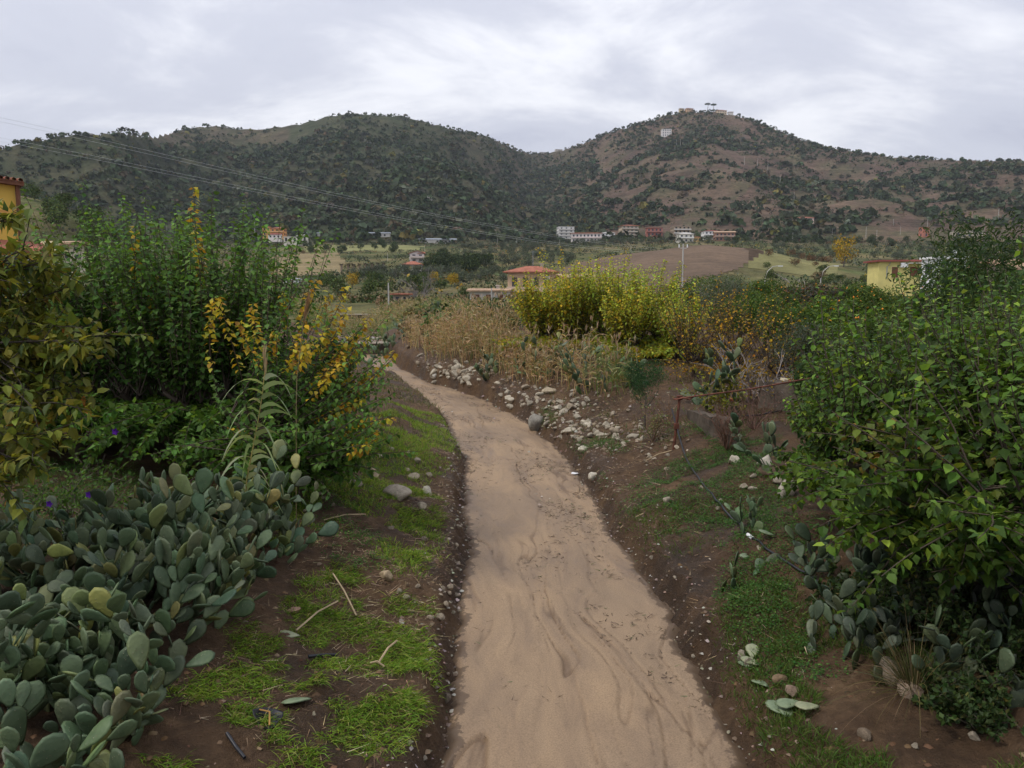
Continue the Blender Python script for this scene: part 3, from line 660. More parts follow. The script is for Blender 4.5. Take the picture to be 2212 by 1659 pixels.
# ---------------------------------------------------------------- near trees: long leafy shoots from pollarded heads
PAL_MUL = [(6, (0.0615, 0.1252, 0.0261)), (4, (0.0872, 0.1677, 0.0322)), (1.6, (0.1286, 0.2292, 0.0422)), (0.8, (0.0402, 0.0805, 0.0221))]
PAL_MULR = [(5, (0.0572, 0.1061, 0.0198)), (4, (0.0853, 0.1508, 0.0237)), (1.6, (0.156, 0.2288, 0.0296)), (1.4, (0.0354, 0.0645, 0.0178))]
PAL_YEL = [(5, (0.47, 0.34, 0.026)), (2, (0.37, 0.22, 0.025)), (3, (0.40, 0.36, 0.045)), (1.0, (0.27, 0.15, 0.03)), (1, (.24, .27, .04))]
PAL_WALN = [(4, (0.1495, 0.156, 0.0281)), (4, (0.104, 0.13, 0.0257)), (2, (0.221, 0.2145, 0.0351)), (1.5, (0.065, 0.0975, 0.0234)), (0.08, (0.325, 0.143, 0.0351))]
BARKC = (0.085, 0.065, 0.048)
def mulberry(name, label, base, head_h, n_shoots, length, leaf, pal, singles, spread=0.75, per=34, lean=(0, 0), yellow=0.0, low=14, dirs=None, group=None, up=.07, T=T_MD, trunk_r=.14, droop=.45, cat='tree', asp=.78, ytip=1.0):
    base = np.asarray(base, float); r = thing(name, base, label, cat, group)
    top = base + np.array([lean[0] * .4, lean[1] * .4, head_h])
    tr = np.array([base - [0, 0, .2], base + (top - base) * .5 + rng.normal(size=3) * .05, top]); mb = MB(); mb.tube(tr - base, [trunk_r * 1.3, trunk_r, trunk_r * 1.1], 8, BARKC); obj('trunk', mb.mesh('trunk', M_BARK, True), r)
    lv = Leaves(); polys = []
    arms = []
    for k in range(6):
        a = k * 1.05 + rng.random() * .5; e = shoot(top - [0, 0, .15], (math.cos(a), math.sin(a), .55), rng.uniform(.4, .8), .05, .08, 4); arms.append(e); polys.append((e, trunk_r * .6, trunk_r * .35))
    for k in range(n_shoots):
        st = arms[k % 6]; p0 = st[rng.integers(2, 5)]
        a = rng.random() * 6.283; s_ = spread * math.sqrt(rng.random()) * 1.25
        d = np.array([math.cos(a) * s_ + lean[0], math.sin(a) * s_ + lean[1], 1.0])
        if dirs is not None: d = np.array(dirs[k % len(dirs)], float) + rng.normal(size=3) * .13
        ln = length * rng.uniform(.6, 1.08); P = shoot(p0, d, ln, up, .05, 9); polys.append((P, .014, .004))
        m = int(per * ln / length); q, D, Nn, t = shoot_leaves(P, m, .12, droop); sz = leaf * rng.uniform(.65, 1.15, m) * (1.05 - .25 * t ** 3)
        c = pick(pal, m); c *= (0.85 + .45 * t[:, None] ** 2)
        if rng.random() < yellow:
            ym_ = t > rng.uniform(.45, .8); c[ym_] = pick(PAL_YEL, int(ym_.sum()), .13)
            k_ = int(14 * ytip); q2, D2, N2_, t2 = shoot_leaves(P, k_, .72, droop + .25); s2 = leaf * rng.uniform(.7, 1.15, k_); lv.add(q2, D2, N2_, s2, s2 * asp, pick(PAL_YEL, k_, .13))
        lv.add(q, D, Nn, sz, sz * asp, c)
    for k in range(low):                                         # short twigs hanging low round the head
        a = rng.random() * 6.283; p0 = top + np.array([math.cos(a), math.sin(a), 0]) * .3
        P = shoot(p0, (math.cos(a), math.sin(a), .1), length * rng.uniform(.35, .62), -.07, .07, 7); polys.append((P, .012, .004))
        m = int(per * .7); q, D, Nn, t = shoot_leaves(P, m, .15, droop); sz = leaf * rng.uniform(.7, 1.2, m); lv.add(q, D, Nn, sz, sz * asp, pick(pal, m))
    limbs_obj(r, base, polys, 'branch', None, BARKC, 4)
    finish_leaves(r, base, lv, singles, T); return r
# row of mulberries across the creek bank
for i, (u, d, hh, ln, ns, lab) in enumerate([
        (40, 15.4, 1.1, 2.9, 50, 'green mulberry at the picture edge behind the olive-leaved branches'),
        (170, 15.2, 1.1, 3.4, 70, 'shaded green mulberry behind the cactus, below the cream balcony house'),
        (300, 15.4, 1.1, 4.2, 84, 'tall mulberry with yellow sprays hanging in its dark leaves'),
        (430, 15.0, 1.1, 4.1, 84, 'tall upright mulberry with bright green tips above the dark trunk'),
        (550, 15.5, 1.1, 4.1, 80, 'tall mulberry next to the bush with yellow sprays')]):
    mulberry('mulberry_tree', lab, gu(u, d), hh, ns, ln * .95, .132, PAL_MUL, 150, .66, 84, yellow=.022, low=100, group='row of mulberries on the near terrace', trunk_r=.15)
for u, d, lab in [(30, 18.5, 'dark shrub added for shade behind the mulberry row, nearest the picture edge'), (170, 18.8, 'dark shrub added for shade behind the shaded mulberry'), (310, 18.6, 'dark shrub added for shade in the middle behind the mulberry row'), (440, 18.8, 'dark shrub added for shade behind the tallest mulberry shoots'), (570, 19, 'dark shrub added for shade at the end of the mulberry row'), (660, 20, 'dark shrub added for shade behind the yellow sprays')]:
    b_ = gu(u, d); r = thing('shade_shrub', b_, lab, 'shrub', 'shrubs added for shade behind the mulberries'); obj('trunk', trunk_mesh(.5, .06), r); obj('crown', lobe_crown(4000, lobes_round(1.5, 1.15, 12, .9), .16, [(3, (.030, .055, .02)), (2, (.045, .075, .025))], T_DI, .7, M_LEAF, asp=.7), r)['kind'] = 'stuff'  # dark leafy masses added to stand for the deep shade under the mulberries
# bush with long slanting shoots and yellow tips
dirs = [(.95, .1, .55), (1.1, 0, .75), (.75, .1, .95), (1.25, -.1, .42), (.55, .2, 1.1), (1.0, .3, .3), (.35, .1, 1.2), (1.15, -.2, .22), (.8, -.4, .25), (.1, -.3, .5), (1.2, -.2, .6)]
mulberry('yellowing_mulberry', 'spreading bush of slanting red-brown shoots tipped with bright yellow leaves', gu(578, 12.8), .9, 84, 2.6, .11, PAL_MUL, 290, .8, 50, yellow=.36, low=50, dirs=dirs, ytip=1.5, up=.035, trunk_r=.07, cat='bush')
mulberry('young_mulberry', 'low leafy mulberry shoots over the grass beside the round boulder', gu(655, 12.2), .55, 44, 1.7, .11, PAL_MUL, 140, .9, 40, yellow=.10, low=40, dirs=[(1.1, -.2, .3), (.8, -.5, .25), (.9, .2, .5), (.3, -.6, .3), (-.5, -.4, .4)], up=.01, trunk_r=.05, cat='bush')
# olive-leaved branches hanging in from the side
def side_tree():
    base = np.array([-8.2, 8.4, float(ground(-8.2, 8.4))]); r = thing('persimmon_tree', base, 'branches with large olive-yellow oval leaves reaching in before the yellow house', 'tree')
    mb = MB(); P = shoot((0, 0, -.2), (.25, 0, 1), 3.6, .02, .05, 7); mb.tube(P, np.linspace(.17, .1, 8), 8, BARKC); obj('trunk', mb.mesh('trunk', M_BARK, True), r)
    lv = Leaves(); polys = []
    ends = [(30, 480, 8), (70, 530, 7.6), (110, 560, 7.6), (120, 600, 8.2), (60, 650, 8), (20, 560, 7.5), (140, 700, 7.4), (185, 735, 7.2), (60, 720, 7.4), (30, 800, 7.4), (150, 770, 7.6), (120, 870, 7.3), (70, 880, 7), (20, 900, 7), (30, 990, 6.6), (100, 1000, 6.5), (130, 860, 7.4), (90, 1010, 6.6), (10, 690, 7.8), (230, 720, 7.8),(-60, 600, 7.4), (-80, 800, 7), (-60, 480, 8), (90, 790, 7.9), (0, 750, 8.4), (50, 610, 8.6), (40, 850, 8.2), (60, 960, 6.9), (130, 940, 7.1), (20, 1040, 6.5), (170, 830, 7.6), (90, 690, 8.0), (60, 760, 7.6), (20, 620, 7.8), (150, 620, 8.0)]
    for u, v, d in ends:
        e = at(u, v, d); j = rng.integers(3, 8); p0 = P[j] + base
        mid = (p0 + e) / 2 + np.array([0, 0, .25]) + rng.normal(size=3) * .12; tt = np.linspace(0, 1, 9)[:, None]
        B = (1 - tt) ** 2 * p0 + 2 * tt * (1 - tt) * mid + tt ** 2 * e; polys.append((B, .03, .006))
        for k in range(17):
            f = rng.uniform(.35, 1); q0, T_ = along(B, np.array([f])); tw = shoot(q0[0], T_[0] + rng.normal(size=3) * .55, rng.uniform(.25, .6), -.02, .08, 5); polys.append((tw, .006, .003))
            m = 13; q, D, Nn, t = shoot_leaves(tw, m, .1, .35); sz = rng.uniform(.095, .155, m); lv.add(q, D, Nn, sz, sz * .56, pick(PAL_WALN, m))
    limbs_obj(r, base, polys, 'branch', None, (.05, .04, .03), 5); finish_leaves(r, base, lv, 300)
side_tree()
# trees on the other bank, close to the camera
for (u, d, hh, ln, ns, sg, lab, kw) in [
        (1850, 11.2, .8, 1.7, 60, 170, 'lower green mulberry whose leaves overhang the speckled boulders', dict(spread=1.0, low=40)),
        (1930, 9.7, 1.0, 2.25, 64, 290, 'leafy mulberry with lime-green tips above the shaded cactus', dict(spread=.85, low=46)),
        (2075, 8.9, 1.0, 2.3, 64, 290, 'tall mulberry at the picture edge with large dull green leaves', dict(spread=.75, low=52)),
        (2250, 8.4, 1.1, 2.6, 64, 220, 'tallest mulberry, cut by the picture edge above the shaded cactus', dict(spread=.7, low=40)),
        (2060, 12.5, 1.1, 2.4, 56, 60, 'dark mulberry behind the near leafy ones', dict(spread=.8, low=20)),
        (1800, 13.4, .5, 1.1, 24, 60, 'low leafy bush behind the boulders beside the ruined wall', dict(spread=1.1, low=20))]:
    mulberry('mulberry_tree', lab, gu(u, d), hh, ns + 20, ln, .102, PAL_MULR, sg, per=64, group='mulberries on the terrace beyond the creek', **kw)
mulberry('mulberry_tree', 'shadowy mulberry cut by the picture edge, leaning over the bottom corner', gu(2290, 7.3), .9, 70, 2.2, .115, PAL_MULR, 150, .95, 54, low=70, group='mulberries on the terrace beyond the creek')
# yellowish drooping sprays over the shaded cactus
mulberry('autumn_mulberry', 'drooping yellowed twigs over the shaded cactus beside the dry tussock', gu(2120, 8.3), 1.35, 40, 1.55, .11, [(2, (.16, .14, .03)), (4, (.11, .13, .028)), (.5, (.26, .14, .03)), (4, (.08, .11, .025))], 200, 1.0, 30, low=30, dirs=[(-1, -.2, .3), (-.7, -.5, .1), (-1.1, .2, .1), (-.3, -.7, .2), (-.9, -.3, .7)], up=-.05, trunk_r=.06)
mulberry('autumn_mulberry', 'leafy mulberry arching low over the dry tussock', gu(2040, 7.6), 1.35, 60, 1.7, .12, PAL_MULR, 230, .95, 44, low=80, dirs=[(-1, -.3, .4), (-.6, -.6, .3), (.5, -.6, .3), (0, -.9, .4), (-.8, .2, .9), (.7, .1, .9), (.1, .2, 1), (-.9, -.5, .05), (.3, -.9, .05)], up=-.03, trunk_r=.03)
mulberry('autumn_mulberry', 'dull green drooping mulberry twigs low over the shaded cactus', gu(1960, 8.9), 1.05, 44, 1.35, .115, PAL_MULR, 200, 1.0, 30, low=60, dirs=[(-1, -.4, .2), (-.5, -.8, .1), (.4, -.9, .1), (0, -1, .3), (-.9, -.6, .5), (.7, -.7, .3)], up=-.07, trunk_r=.06)
# middle distance
PAL_YG = [(4, (0.36, 0.32, 0.035)), (4, (0.28, 0.32, 0.04)), (1.2, (0.46, 0.31, 0.03)), (2, (0.18, 0.24, 0.035))]
PAL_GR = [(4, (0.29, 0.34, 0.045)), (3, (0.20, 0.27, 0.04)), (2, (0.40, 0.35, 0.04))]
for (u, d, hh, ln, ns, pal, lab, lf) in [
        (1165, 33.5, .6, 2.8, 70, PAL_YG, 'golden yellow bush nearest the peach villa', .13), (1240, 33, .6, 3.2, 70, PAL_YG, 'yellow-green bush in front of the old tiled house', .13),
        (1320, 32.5, .6, 3.3, 76, PAL_GR, 'lime-green tall bush in front of the ploughed field', .13), (1405, 32, .6, 3.0, 70, PAL_GR, 'lime-green bush beside the tall concrete pole', .13), (1465, 29.5, .5, 2.2, 50, PAL_GR, 'lower greenish-yellow bush right of the concrete pole', .12),
        (1245, 35.5, .6, 3.9, 24, PAL_YG, 'thin yellow shoots rising above the bushes before the tiled house', .12), (1360, 30.5, .5, 2.4, 50, PAL_YG, 'yellowing bush behind the dry reed stalks', .12)]:
    mulberry('yellow_bush', lab, gu(u, d), hh, int(ns * 1.3), ln, lf * 1.25, pal, 0, .78, 60, low=50, group='yellow-green bushes beyond the creek', trunk_r=.08, cat='bush', T=T_DI, asp=.7)
PAL_SP = [(4, (0.42, 0.25, 0.02)), (3, (0.25, 0.20, 0.03)), (2, (0.15, 0.11, 0.04))]
for (u, d, hh, ln, ns, lab, per) in [(1500, 26, .5, 3.0, 60, 'sparse orange-yellow bush with bare twigs beside the pole', 20), (1575, 25, .5, 2.8, 50, 'sparse bush with orange leaves above the prickly pear', 22), (1680, 24, .4, 2.3, 40, 'thin yellowing shrub before the grey olive', 16)]:
    mulberry('sparse_bush', lab, gu(u, d), hh, ns, ln, .11, PAL_SP, 0, .95, per, low=16, group='sparse yellowing bushes beyond the wall', trunk_r=.06, cat='bush', T=T_DI, asp=.7)
# citrus trees with fruit
PAL_CIT = [(5, (0.05, 0.0938, 0.0225)), (3, (0.0813, 0.1313, 0.025)), (1.5, (0.1375, 0.1812, 0.0312))]
M_FRUIT = plain('orange_fruit', (0.75, 0.26, 0.015), .5, .3, .15, 3)
def citrus(u, d, s, lab):
    base = gu(u, d); r = thing('citrus_tree', base, lab, 'citrus tree', 'citrus trees beyond the wall')
    obj('trunk', trunk_mesh(.8 * s, .11 * s), r); lob = lobes_round(1.7 * s, 1.9 * s, 10, .85)
    obj('crown', lobe_crown(4200, lob, .14, PAL_CIT, T_DI, .3, M_LEAF, asp=.5), r)['kind'] = 'stuff'
    mb = MB(); t_ = MB(); ico = np.array([[0, 0, 1], [.9, 0, .3], [-.7, .6, .1], [-.6, -.7, 0], [.4, .8, -.2], [.2, -.8, -.3], [0, 0, -1]]) * .045
    fc = np.array([[0, 1, 4], [0, 4, 2], [0, 2, 3], [0, 3, 5], [0, 5, 1], [6, 4, 1], [6, 2, 4], [6, 3, 2], [6, 5, 3], [6, 1, 5]])
    for _ in range(40):
        l = lob[rng.integers(len(lob))]; dd = rdir(1)[0]; mb.add(np.array(l[:3]) + dd * np.array(l[3:]) * 1.0 + ico, fc)
    obj('fruit', mb.mesh('fruit', M_FRUIT, True), r)['kind'] = 'stuff'
for u, d, s, lab in [(1470, 48, .95, 'orange tree behind the tall concrete pole'), (1560, 46, .92, 'orange tree half hidden by the grey olive'), (1640, 40, .9, 'bright green orange tree with fruit beside the grey olive'), (1740, 44, .82, 'orange tree with fruit below the leafless tree'),
                     (1820, 42, .82, 'orange tree in the middle of the dark grove'), (1910, 40, .82, 'orange tree in front of the yellow house'), (1990, 36, .78, 'orange tree below the white house with a dish'), (1790, 30, .72, 'orange tree behind the small greyish olives'), (1870, 27, .66, 'shaded orange tree behind the near mulberries')]: citrus(u, d, s, lab)
def small_tree(name, lab, cat, u, d, rr, hh, n, lf, pal, sq=.8, asp=.35, base=None):
    b_ = gu(u, d); r = thing(name, b_, lab, cat); obj('trunk', trunk_mesh(hh * .5, .07 * rr), r)
    o = obj('crown', lobe_crown(n, lobes_round(rr, hh, 12, sq), lf, pal, T_DI, .6, M_LEAF, asp=asp), r); o['kind'] = 'stuff'; return r
PAL_OLN = [(4, (0.105, 0.125, 0.09)), (3, (0.07, 0.09, 0.055)), (2, (0.16, 0.18, 0.14))]
small_tree('olive_tree', 'silvery olive tree rising beside the tall concrete pole', 'olive tree', 1555, 37, 1.5, 2.0, 5200, .11, PAL_OLN, 1.0)
small_tree('olive_tree', 'small grey olive in the garden behind the ruined wall', 'olive tree', 1710, 22, 1.0, 1.5, 2600, .085, PAL_OLN, .8)
small_tree('olive_tree', 'small silvery olive in front of the dark citrus', 'olive tree', 1830, 21, 1.1, 1.5, 2600, .085, PAL_OLN, .8)
small_tree('loquat_tree', 'dark purplish tree with rusty leaf tips in the citrus grove', 'tree', 1735, 33, 1.4, 1.8, 3600, .17, [(4, (.045, .05, .035)), (2, (.07, .06, .05)), (1, (.16, .09, .045))], .9, .4)
PAL_ACA = [(5, (0.0375, 0.0688, 0.025)), (3, (0.0562, 0.0975, 0.03)), (1, (0.1, 0.125, 0.0375))]
for u, d, rr, hh, lab in [(2100, 19, 2.0, 3.4, 'dark feathery acacia in front of the white house with a dish'), (2095, 22, 1.5, 2.5, 'dark feathery shrub below the white house'), (2230, 17, 1.8, 2.4, 'dark feathery tree at the picture edge below the tiled roof'), (1800, 17.5, .9, 1.2, 'low feathery green shrub behind the ruined wall'), (1900, 16, 1.2, 1.5, 'feathery shrub behind the near mulberry'), (1990, 26, 1.0, 1.0, 'dark shrub under the white house')]:
    small_tree('acacia_tree', lab, 'tree', u, d, rr, hh, 5200, .16, PAL_ACA, 1.0, .28)
for u, d, rr, hh, lab in [(1650, 29, 1.3, 1.5, 'green shrub behind the sparse orange bushes'), (1715, 27, 1.3, 1.35, 'dense green shrub left of the small silvery olives'), (1775, 25, 1.3, 1.3, 'dense green shrub behind the small grey olive'), (1860, 22, 1.3, 1.2, 'green shrub behind the low feathery shrubs'), (1600, 31, 1.2, 1.5, 'green shrub below the silvery olive by the pole'), (1940, 19, 1.4, 1.5, 'dark green shrub above the near mulberry tips')]: small_tree('green_shrub', lab, 'shrub', u, d, rr, hh, 4200, .13, PAL_CIT, .95, .5)
small_tree('wattle_shrub', 'soft blue-green feathery shrub on the bank left of the rusty post', 'shrub', 1392, 19.6, .55, 1.25, 3600, .07, [(4, (.035, .085, .035)), (2, (.05, .11, .04))], 1.5, .2)
# undergrowth between the groves and behind the near trees, seen as one mass
def undergrowth(name, label, n, reg, pal, r0, r1, quads=12):
    u0, u1, d0, d1 = reg; d = np.sqrt(rng.random(n) * (d1 ** 2 - d0 ** 2) + d0 ** 2); x = (rng.uniform(u0, u1, n) - 1106) / F * d; nn = fbm(x / 22, d / 22, 3, 133)
    ok = nn > -0.12; x, d = x[ok], d[ok]; z = ground(x, d); uu, vv = project(x, d, z)
    f = (uu > 1085) & (uu < 1660) & (d > 175) & (d < 315); f |= (uu > 585) & (uu < 745) & (d > 295) & (d < 500); f |= (uu > 1600) & (uu < 1835) & (d > 228) & (d < 332); f |= (uu > 640) & (uu < 905) & (d > 512) & (d < 602)
    inner = (x > xl(d) - 1.5) & (x < xr(d) + 1.5) & (d < 125); ok = ~f & ~inner; x, d, z = x[ok], d[ok], z[ok]; n = len(x); k = quads
    r = rng.uniform(r0, r1, n); d0_ = rdir(n * k).reshape(n, k, 3); d0_[..., 2] = np.abs(d0_[..., 2]) - .1
    P = np.stack([x, d, z + r * .3], 1)[:, None] + d0_ * r[:, None, None] * (.6 + .45 * rng.random((n, k, 1))); N0 = unit(d0_ + .5 * rng.normal(size=d0_.shape)).reshape(-1, 3)
    L = np.repeat(r, k) * rng.uniform(.3, .6, n * k); cols = np.clip(np.repeat(pick(pal, n, .25), k, 0) * (1 + .25 * rng.normal(size=(n * k, 1))), .008, 1)
    mb = MB(); leafset(mb, P.reshape(-1, 3), unit(np.cross(N0, rdir(n * k))), N0, L, L * .8, cols, T_DI); tag(obj(name, mb.mesh(name, M_FAR)), label, 'scrub', None, 'stuff')
PAL_VAL = [(5, (.075, .090, .055)), (4, (.05, .072, .034)), (1.6, (.10, .10, .05)), (.8, (.18, .14, .08)), (.4, (.28, .2, .03))]
undergrowth('valley_scrub', 'mixed green and brown scrub filling the valley floor between the groves', 11000, (-100, 2350, 150, 640), PAL_VAL, .8, 2.2, 10)
undergrowth('garden_scrub', 'shaggy green and straw scrub filling the garden plots behind the creek', 2600, (-250, 2500, 44, 150), [(4, (.07, .095, .035)), (3, (.05, .08, .028)), (2, (.16, .14, .06)), (2, (.24, .18, .10)), (.5, (.3, .22, .03))], .5, 1.25, 34)
# ---------------------------------------------------------------- prickly pears
def cactus_mat():
    m, t, N, L, o = nt('cactus_skin'); b = bsdf(N, .55, .3)
    oi = N.new('ShaderNodeObjectInfo'); tcn = N.new('ShaderNodeTexCoord'); vec = tcn.outputs['Object']
    n = nnoise(N, L, vec, 3.0, 4, .6); c = nmix(N, L, 1.0, oi.outputs['Color'], nramp(N, L, n.outputs[0], [(.3, (.72, .75, .75)), (.7, (1.25, 1.2, 1.15))]), 'MULTIPLY')
    vo = N.new('ShaderNodeTexVoronoi'); vo.inputs['Scale'].default_value = 9.0; L.new(vec, vo.inputs['Vector'])
    dots = nramp(N, L, vo.outputs['Distance'], [(.05, (1, 1, 1)), (.13, (0, 0, 0))])
    c = nmix(N, L, dots, c, (.26, .24, .15)); n5 = nnoise(N, L, vec, 11.0, 3, .6); c = nmix(N, L, nramp(N, L, n5.outputs[0], [(.66, (0, 0, 0)), (.74, (.6, .6, .6))]), c, (.16, .12, .07)); L.new(c, b.inputs['Base Color'])
    L.new(nbump(N, L, nramp(N, L, vo.outputs['Distance'], [(.0, (1, 1, 1)), (.25, (.3, .3, .3)), (.6, (.1, .1, .1))]), .35, .012), b.inputs['Normal']); L.new(b.outputs[0], o.inputs[0]); return m
M_CACT = cactus_mat()
def pad_mesh(v):
    tt = np.array([0, .10, .28, .5, .72, .9, 1.0, .9, .72, .5, .28, .10]); r_ = random.Random(v)
    w = np.array([0, .085, .175, .25, .27, .185, 0]) * r_.uniform(.92, 1.12); w = np.concatenate([w, -w[1:6][::-1]]) * np.array([1 + r_.uniform(-.08, .08) for _ in range(12)])
    bend = r_.uniform(-.12, .12); th = r_.uniform(.028, .042)
    yb = lambda z: bend * (z - .3) ** 2
    O = np.stack([w, yb(tt), tt], 1); ctr = np.array([0, 0, .55]); I = ctr + (O - ctr) * .78; I[:, 1] = yb(I[:, 2])
    A = I + [0, th, 0]; B_ = I - [0, th, 0]; cA = np.array([[0, th * 1.15 + yb(.55), .55]]); cB = np.array([[0, -th * 1.15 + yb(.55), .55]])
    V = np.concatenate([O, A, B_, cA, cB]); i = np.arange(12); j = (i + 1) % 12
    q = np.concatenate([np.stack([i, j, 12 + j, 12 + i], 1), np.stack([j, i, 24 + i, 24 + j], 1)]); t = np.concatenate([np.stack([12 + i, 12 + j, np.full(12, 36)], 1), np.stack([24 + j, 24 + i, np.full(12, 37)], 1)])
    return MB().add(V, [q, t]).mesh('pad', M_CACT, True)
PADS = [pad_mesh(i) for i in range(7)]
PAL_CACT = [(5, (0.0824, 0.1236, 0.062)), (4, (0.1087, 0.1487, 0.0791)), (2, (0.1373, 0.1693, 0.0663)), (0.9, (0.1888, 0.1945, 0.0589)), (1.5, (0.0629, 0.0972, 0.0535)), (0.04, (0.1945, 0.1487, 0.0749))]
def grow(base, n, maxh, spread, L0=.36, starts=7, out=None):
    pads = []; front = []
    for k in range(starts):
        a = rng.random() * 6.28; rr = spread * math.sqrt(rng.random()); p = base + np.array([math.cos(a) * rr, math.sin(a) * rr, 0]); p[2] = float(ground(p[0], p[1])) - .05
        z = unit(np.array([math.cos(a) * .5, math.sin(a) * .5, 1.0]) + rng.normal(size=3) * .25); y = unit(np.cross(z, rdir(1)[0])); L = L0 * rng.uniform(.85, 1.2); pads.append((p, z, y, L)); front.append(len(pads) - 1)
    use = {}
    while len(pads) < n and front:
        i = front[rng.integers(len(front))]; p, z, y, L = pads[i]; x = np.cross(y, z); use[i] = use.get(i, 0) + 1
        if use[i] >= 3: front.remove(i)
        s = rng.uniform(-1, 1); t = 1 - .28 * abs(s) ** 1.5; pos = p + z * L * t * .97 + x * L * s * .24
        zd = unit(z * 1.0 + x * s * .95 + y * rng.normal() * .42 + np.array([0, 0, .22]) + rng.normal(size=3) * .12)
        rad_ = math.hypot(pos[0] - base[0], pos[1] - base[1])
        if pos[2] - base[2] > maxh * rng.uniform(.75, 1.05) or zd[2] < .12 or rad_ > spread + .30 + rng.random() * .3: continue
        yd = y + x * 0; yd = unit(np.cross(np.cross(zd, y + 1.0 * rng.normal(size=3)), zd)); Ln = L0 * rng.uniform(.55, 1.2)
        pads.append((pos, zd, yd, Ln)); front.append(len(pads) - 1)
    return pads
def pad_objs(r, base, pads, pal=PAL_CACT):
    c = pick(pal, len(pads), .16)
    for i, (p, z, y, L) in enumerate(pads):
        o = bpy.data.objects.new('pad', random.choice(PADS)); C.objects.link(o); o.parent = r; x = np.cross(y, z)
        m = np.eye(4); m[:3, 0] = x * L; m[:3, 1] = y * L; m[:3, 2] = z * L; m[:3, 3] = p - base; o.matrix_local = Matrix(m.tolist()); o.color = (*[float(q) for q in c[i]], 1)
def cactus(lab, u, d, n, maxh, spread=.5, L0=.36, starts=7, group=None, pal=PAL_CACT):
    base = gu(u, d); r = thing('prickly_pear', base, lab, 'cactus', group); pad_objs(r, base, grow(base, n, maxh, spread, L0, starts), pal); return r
GL = 'big prickly pear thicket on the near bank'
for u, d, n, h, lab in [(545, 9.7, 120, 1.3, 'prickly pear with the tall reed growing through its pads'), (470, 10.0, 130, 1.6, 'prickly pear in the thicket reaching up before the dark trunk'), (385, 9.3, 130, 1.6, 'prickly pear in the middle crest of the thicket'),
        (285, 8.9, 130, 1.55, 'prickly pear with upright pads before the shaded wall'), (175, 8.6, 120, 1.4, 'prickly pear at the back of the thicket below the hanging olive leaves'), (80, 8.0, 90, 1.3, 'prickly pear at the picture edge behind the others of the thicket'),
        (465, 8.6, 110, 1.1, 'prickly pear of the thicket beside the straw-littered slope'), (365, 7.7, 120, 1.25, 'prickly pear with yellowish pads in the middle of the thicket'), (235, 7.3, 120, 1.3, 'prickly pear with wide rounded pads low in the thicket'),
        (265, 6.7, 100, .9, 'prickly pear leaning its pads over the muddy grass'), (110, 6.4, 110, 1.15, 'prickly pear low on the thicket with dusty green upright pads'), (170, 5.8, 80, .8, 'prickly pear in the shaded bottom of the thicket'),
        (10, 5.9, 70, 1.25, 'prickly pear cut by the picture edge with long slanting pads'), (90, 5.0, 60, .75, 'nearest prickly pear of the thicket with one yellow-green pad')]:
    cactus(lab, u, d, int(n * 1.4), h + .12, .5, .27, 13, GL)
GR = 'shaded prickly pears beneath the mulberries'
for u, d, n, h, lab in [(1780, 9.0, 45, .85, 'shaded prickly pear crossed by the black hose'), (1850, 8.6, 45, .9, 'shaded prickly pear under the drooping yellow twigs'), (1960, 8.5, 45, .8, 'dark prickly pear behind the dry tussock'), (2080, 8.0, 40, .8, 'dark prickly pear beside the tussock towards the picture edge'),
        (2190, 7.4, 40, .9, 'dark prickly pear at the picture edge under the tall mulberry'), (2000, 7.2, 40, .6, 'shaded prickly pear in front of the dry tussock'), (1900, 7.6, 40, .7, 'shaded prickly pear beside the big dim boulder'), (1790, 7.7, 26, .55, 'low broken prickly pear above the fallen pads'), (2130, 6.6, 30, .6, 'low dark prickly pear in the bottom corner')]: cactus(lab, u, d, n, h, .4, .24, 6, GR, [(3, (.050, .072, .042)), (2, (.075, .10, .056))])  # pad colours darkened to paint in the shade beneath the trees
cactus('small prickly pear on the green weeds below the pale boulders', 1605, 11.6, 18, .55, .2, .24, 3)
cactus('trampled prickly pear on the muddy slope under the hose', 1590, 10.2, 8, .3, .25, .24, 4)
cactus('prickly pear standing tall behind the rusty trellis pipe', 1545, 20.5, 60, 1.75, .6, .38, 5)
cactus('prickly pear below the rusty trellis pipe', 1640, 15.5, 30, .8, .4, .3, 5)
cactus('prickly pear with a red fruit beside the ruined wall', 1722, 13.4, 22, .95, .3, .3, 4)
for u, d, n, h, lab in [(1175, 30.5, 60, 1.5, 'prickly pear under the golden bush on the far bank'), (1230, 29, 60, 1.4, 'prickly pear between the dry reed stalks on the far bank'), (1290, 26.5, 40, 1.0, 'prickly pear above the pale stones on the far bank'), (1340, 24.5, 30, .8, 'low prickly pear beside the feathery shrub'), (1085, 33.5, 40, 1.1, 'bluish prickly pear at the end of the dry reeds')]: cactus(lab, u, d, n, h, .8, .36, 6)
for u, d, n, h, s, lab in [(850, 56, 80, 2.6, 2.2, 'big bluish prickly pear beside the upper creek'), (905, 55, 70, 2.0, 2.0, 'prickly pear with yellow-green pads behind the dry reeds'), (760, 47, 50, 1.3, 1.2, 'prickly pear at the foot of the creek weir'), (1010, 60, 60, 2.2, 2.0, 'grey prickly pear before the cream cottage')]: cactus(lab, u, d, n, h, s, .45, 9)
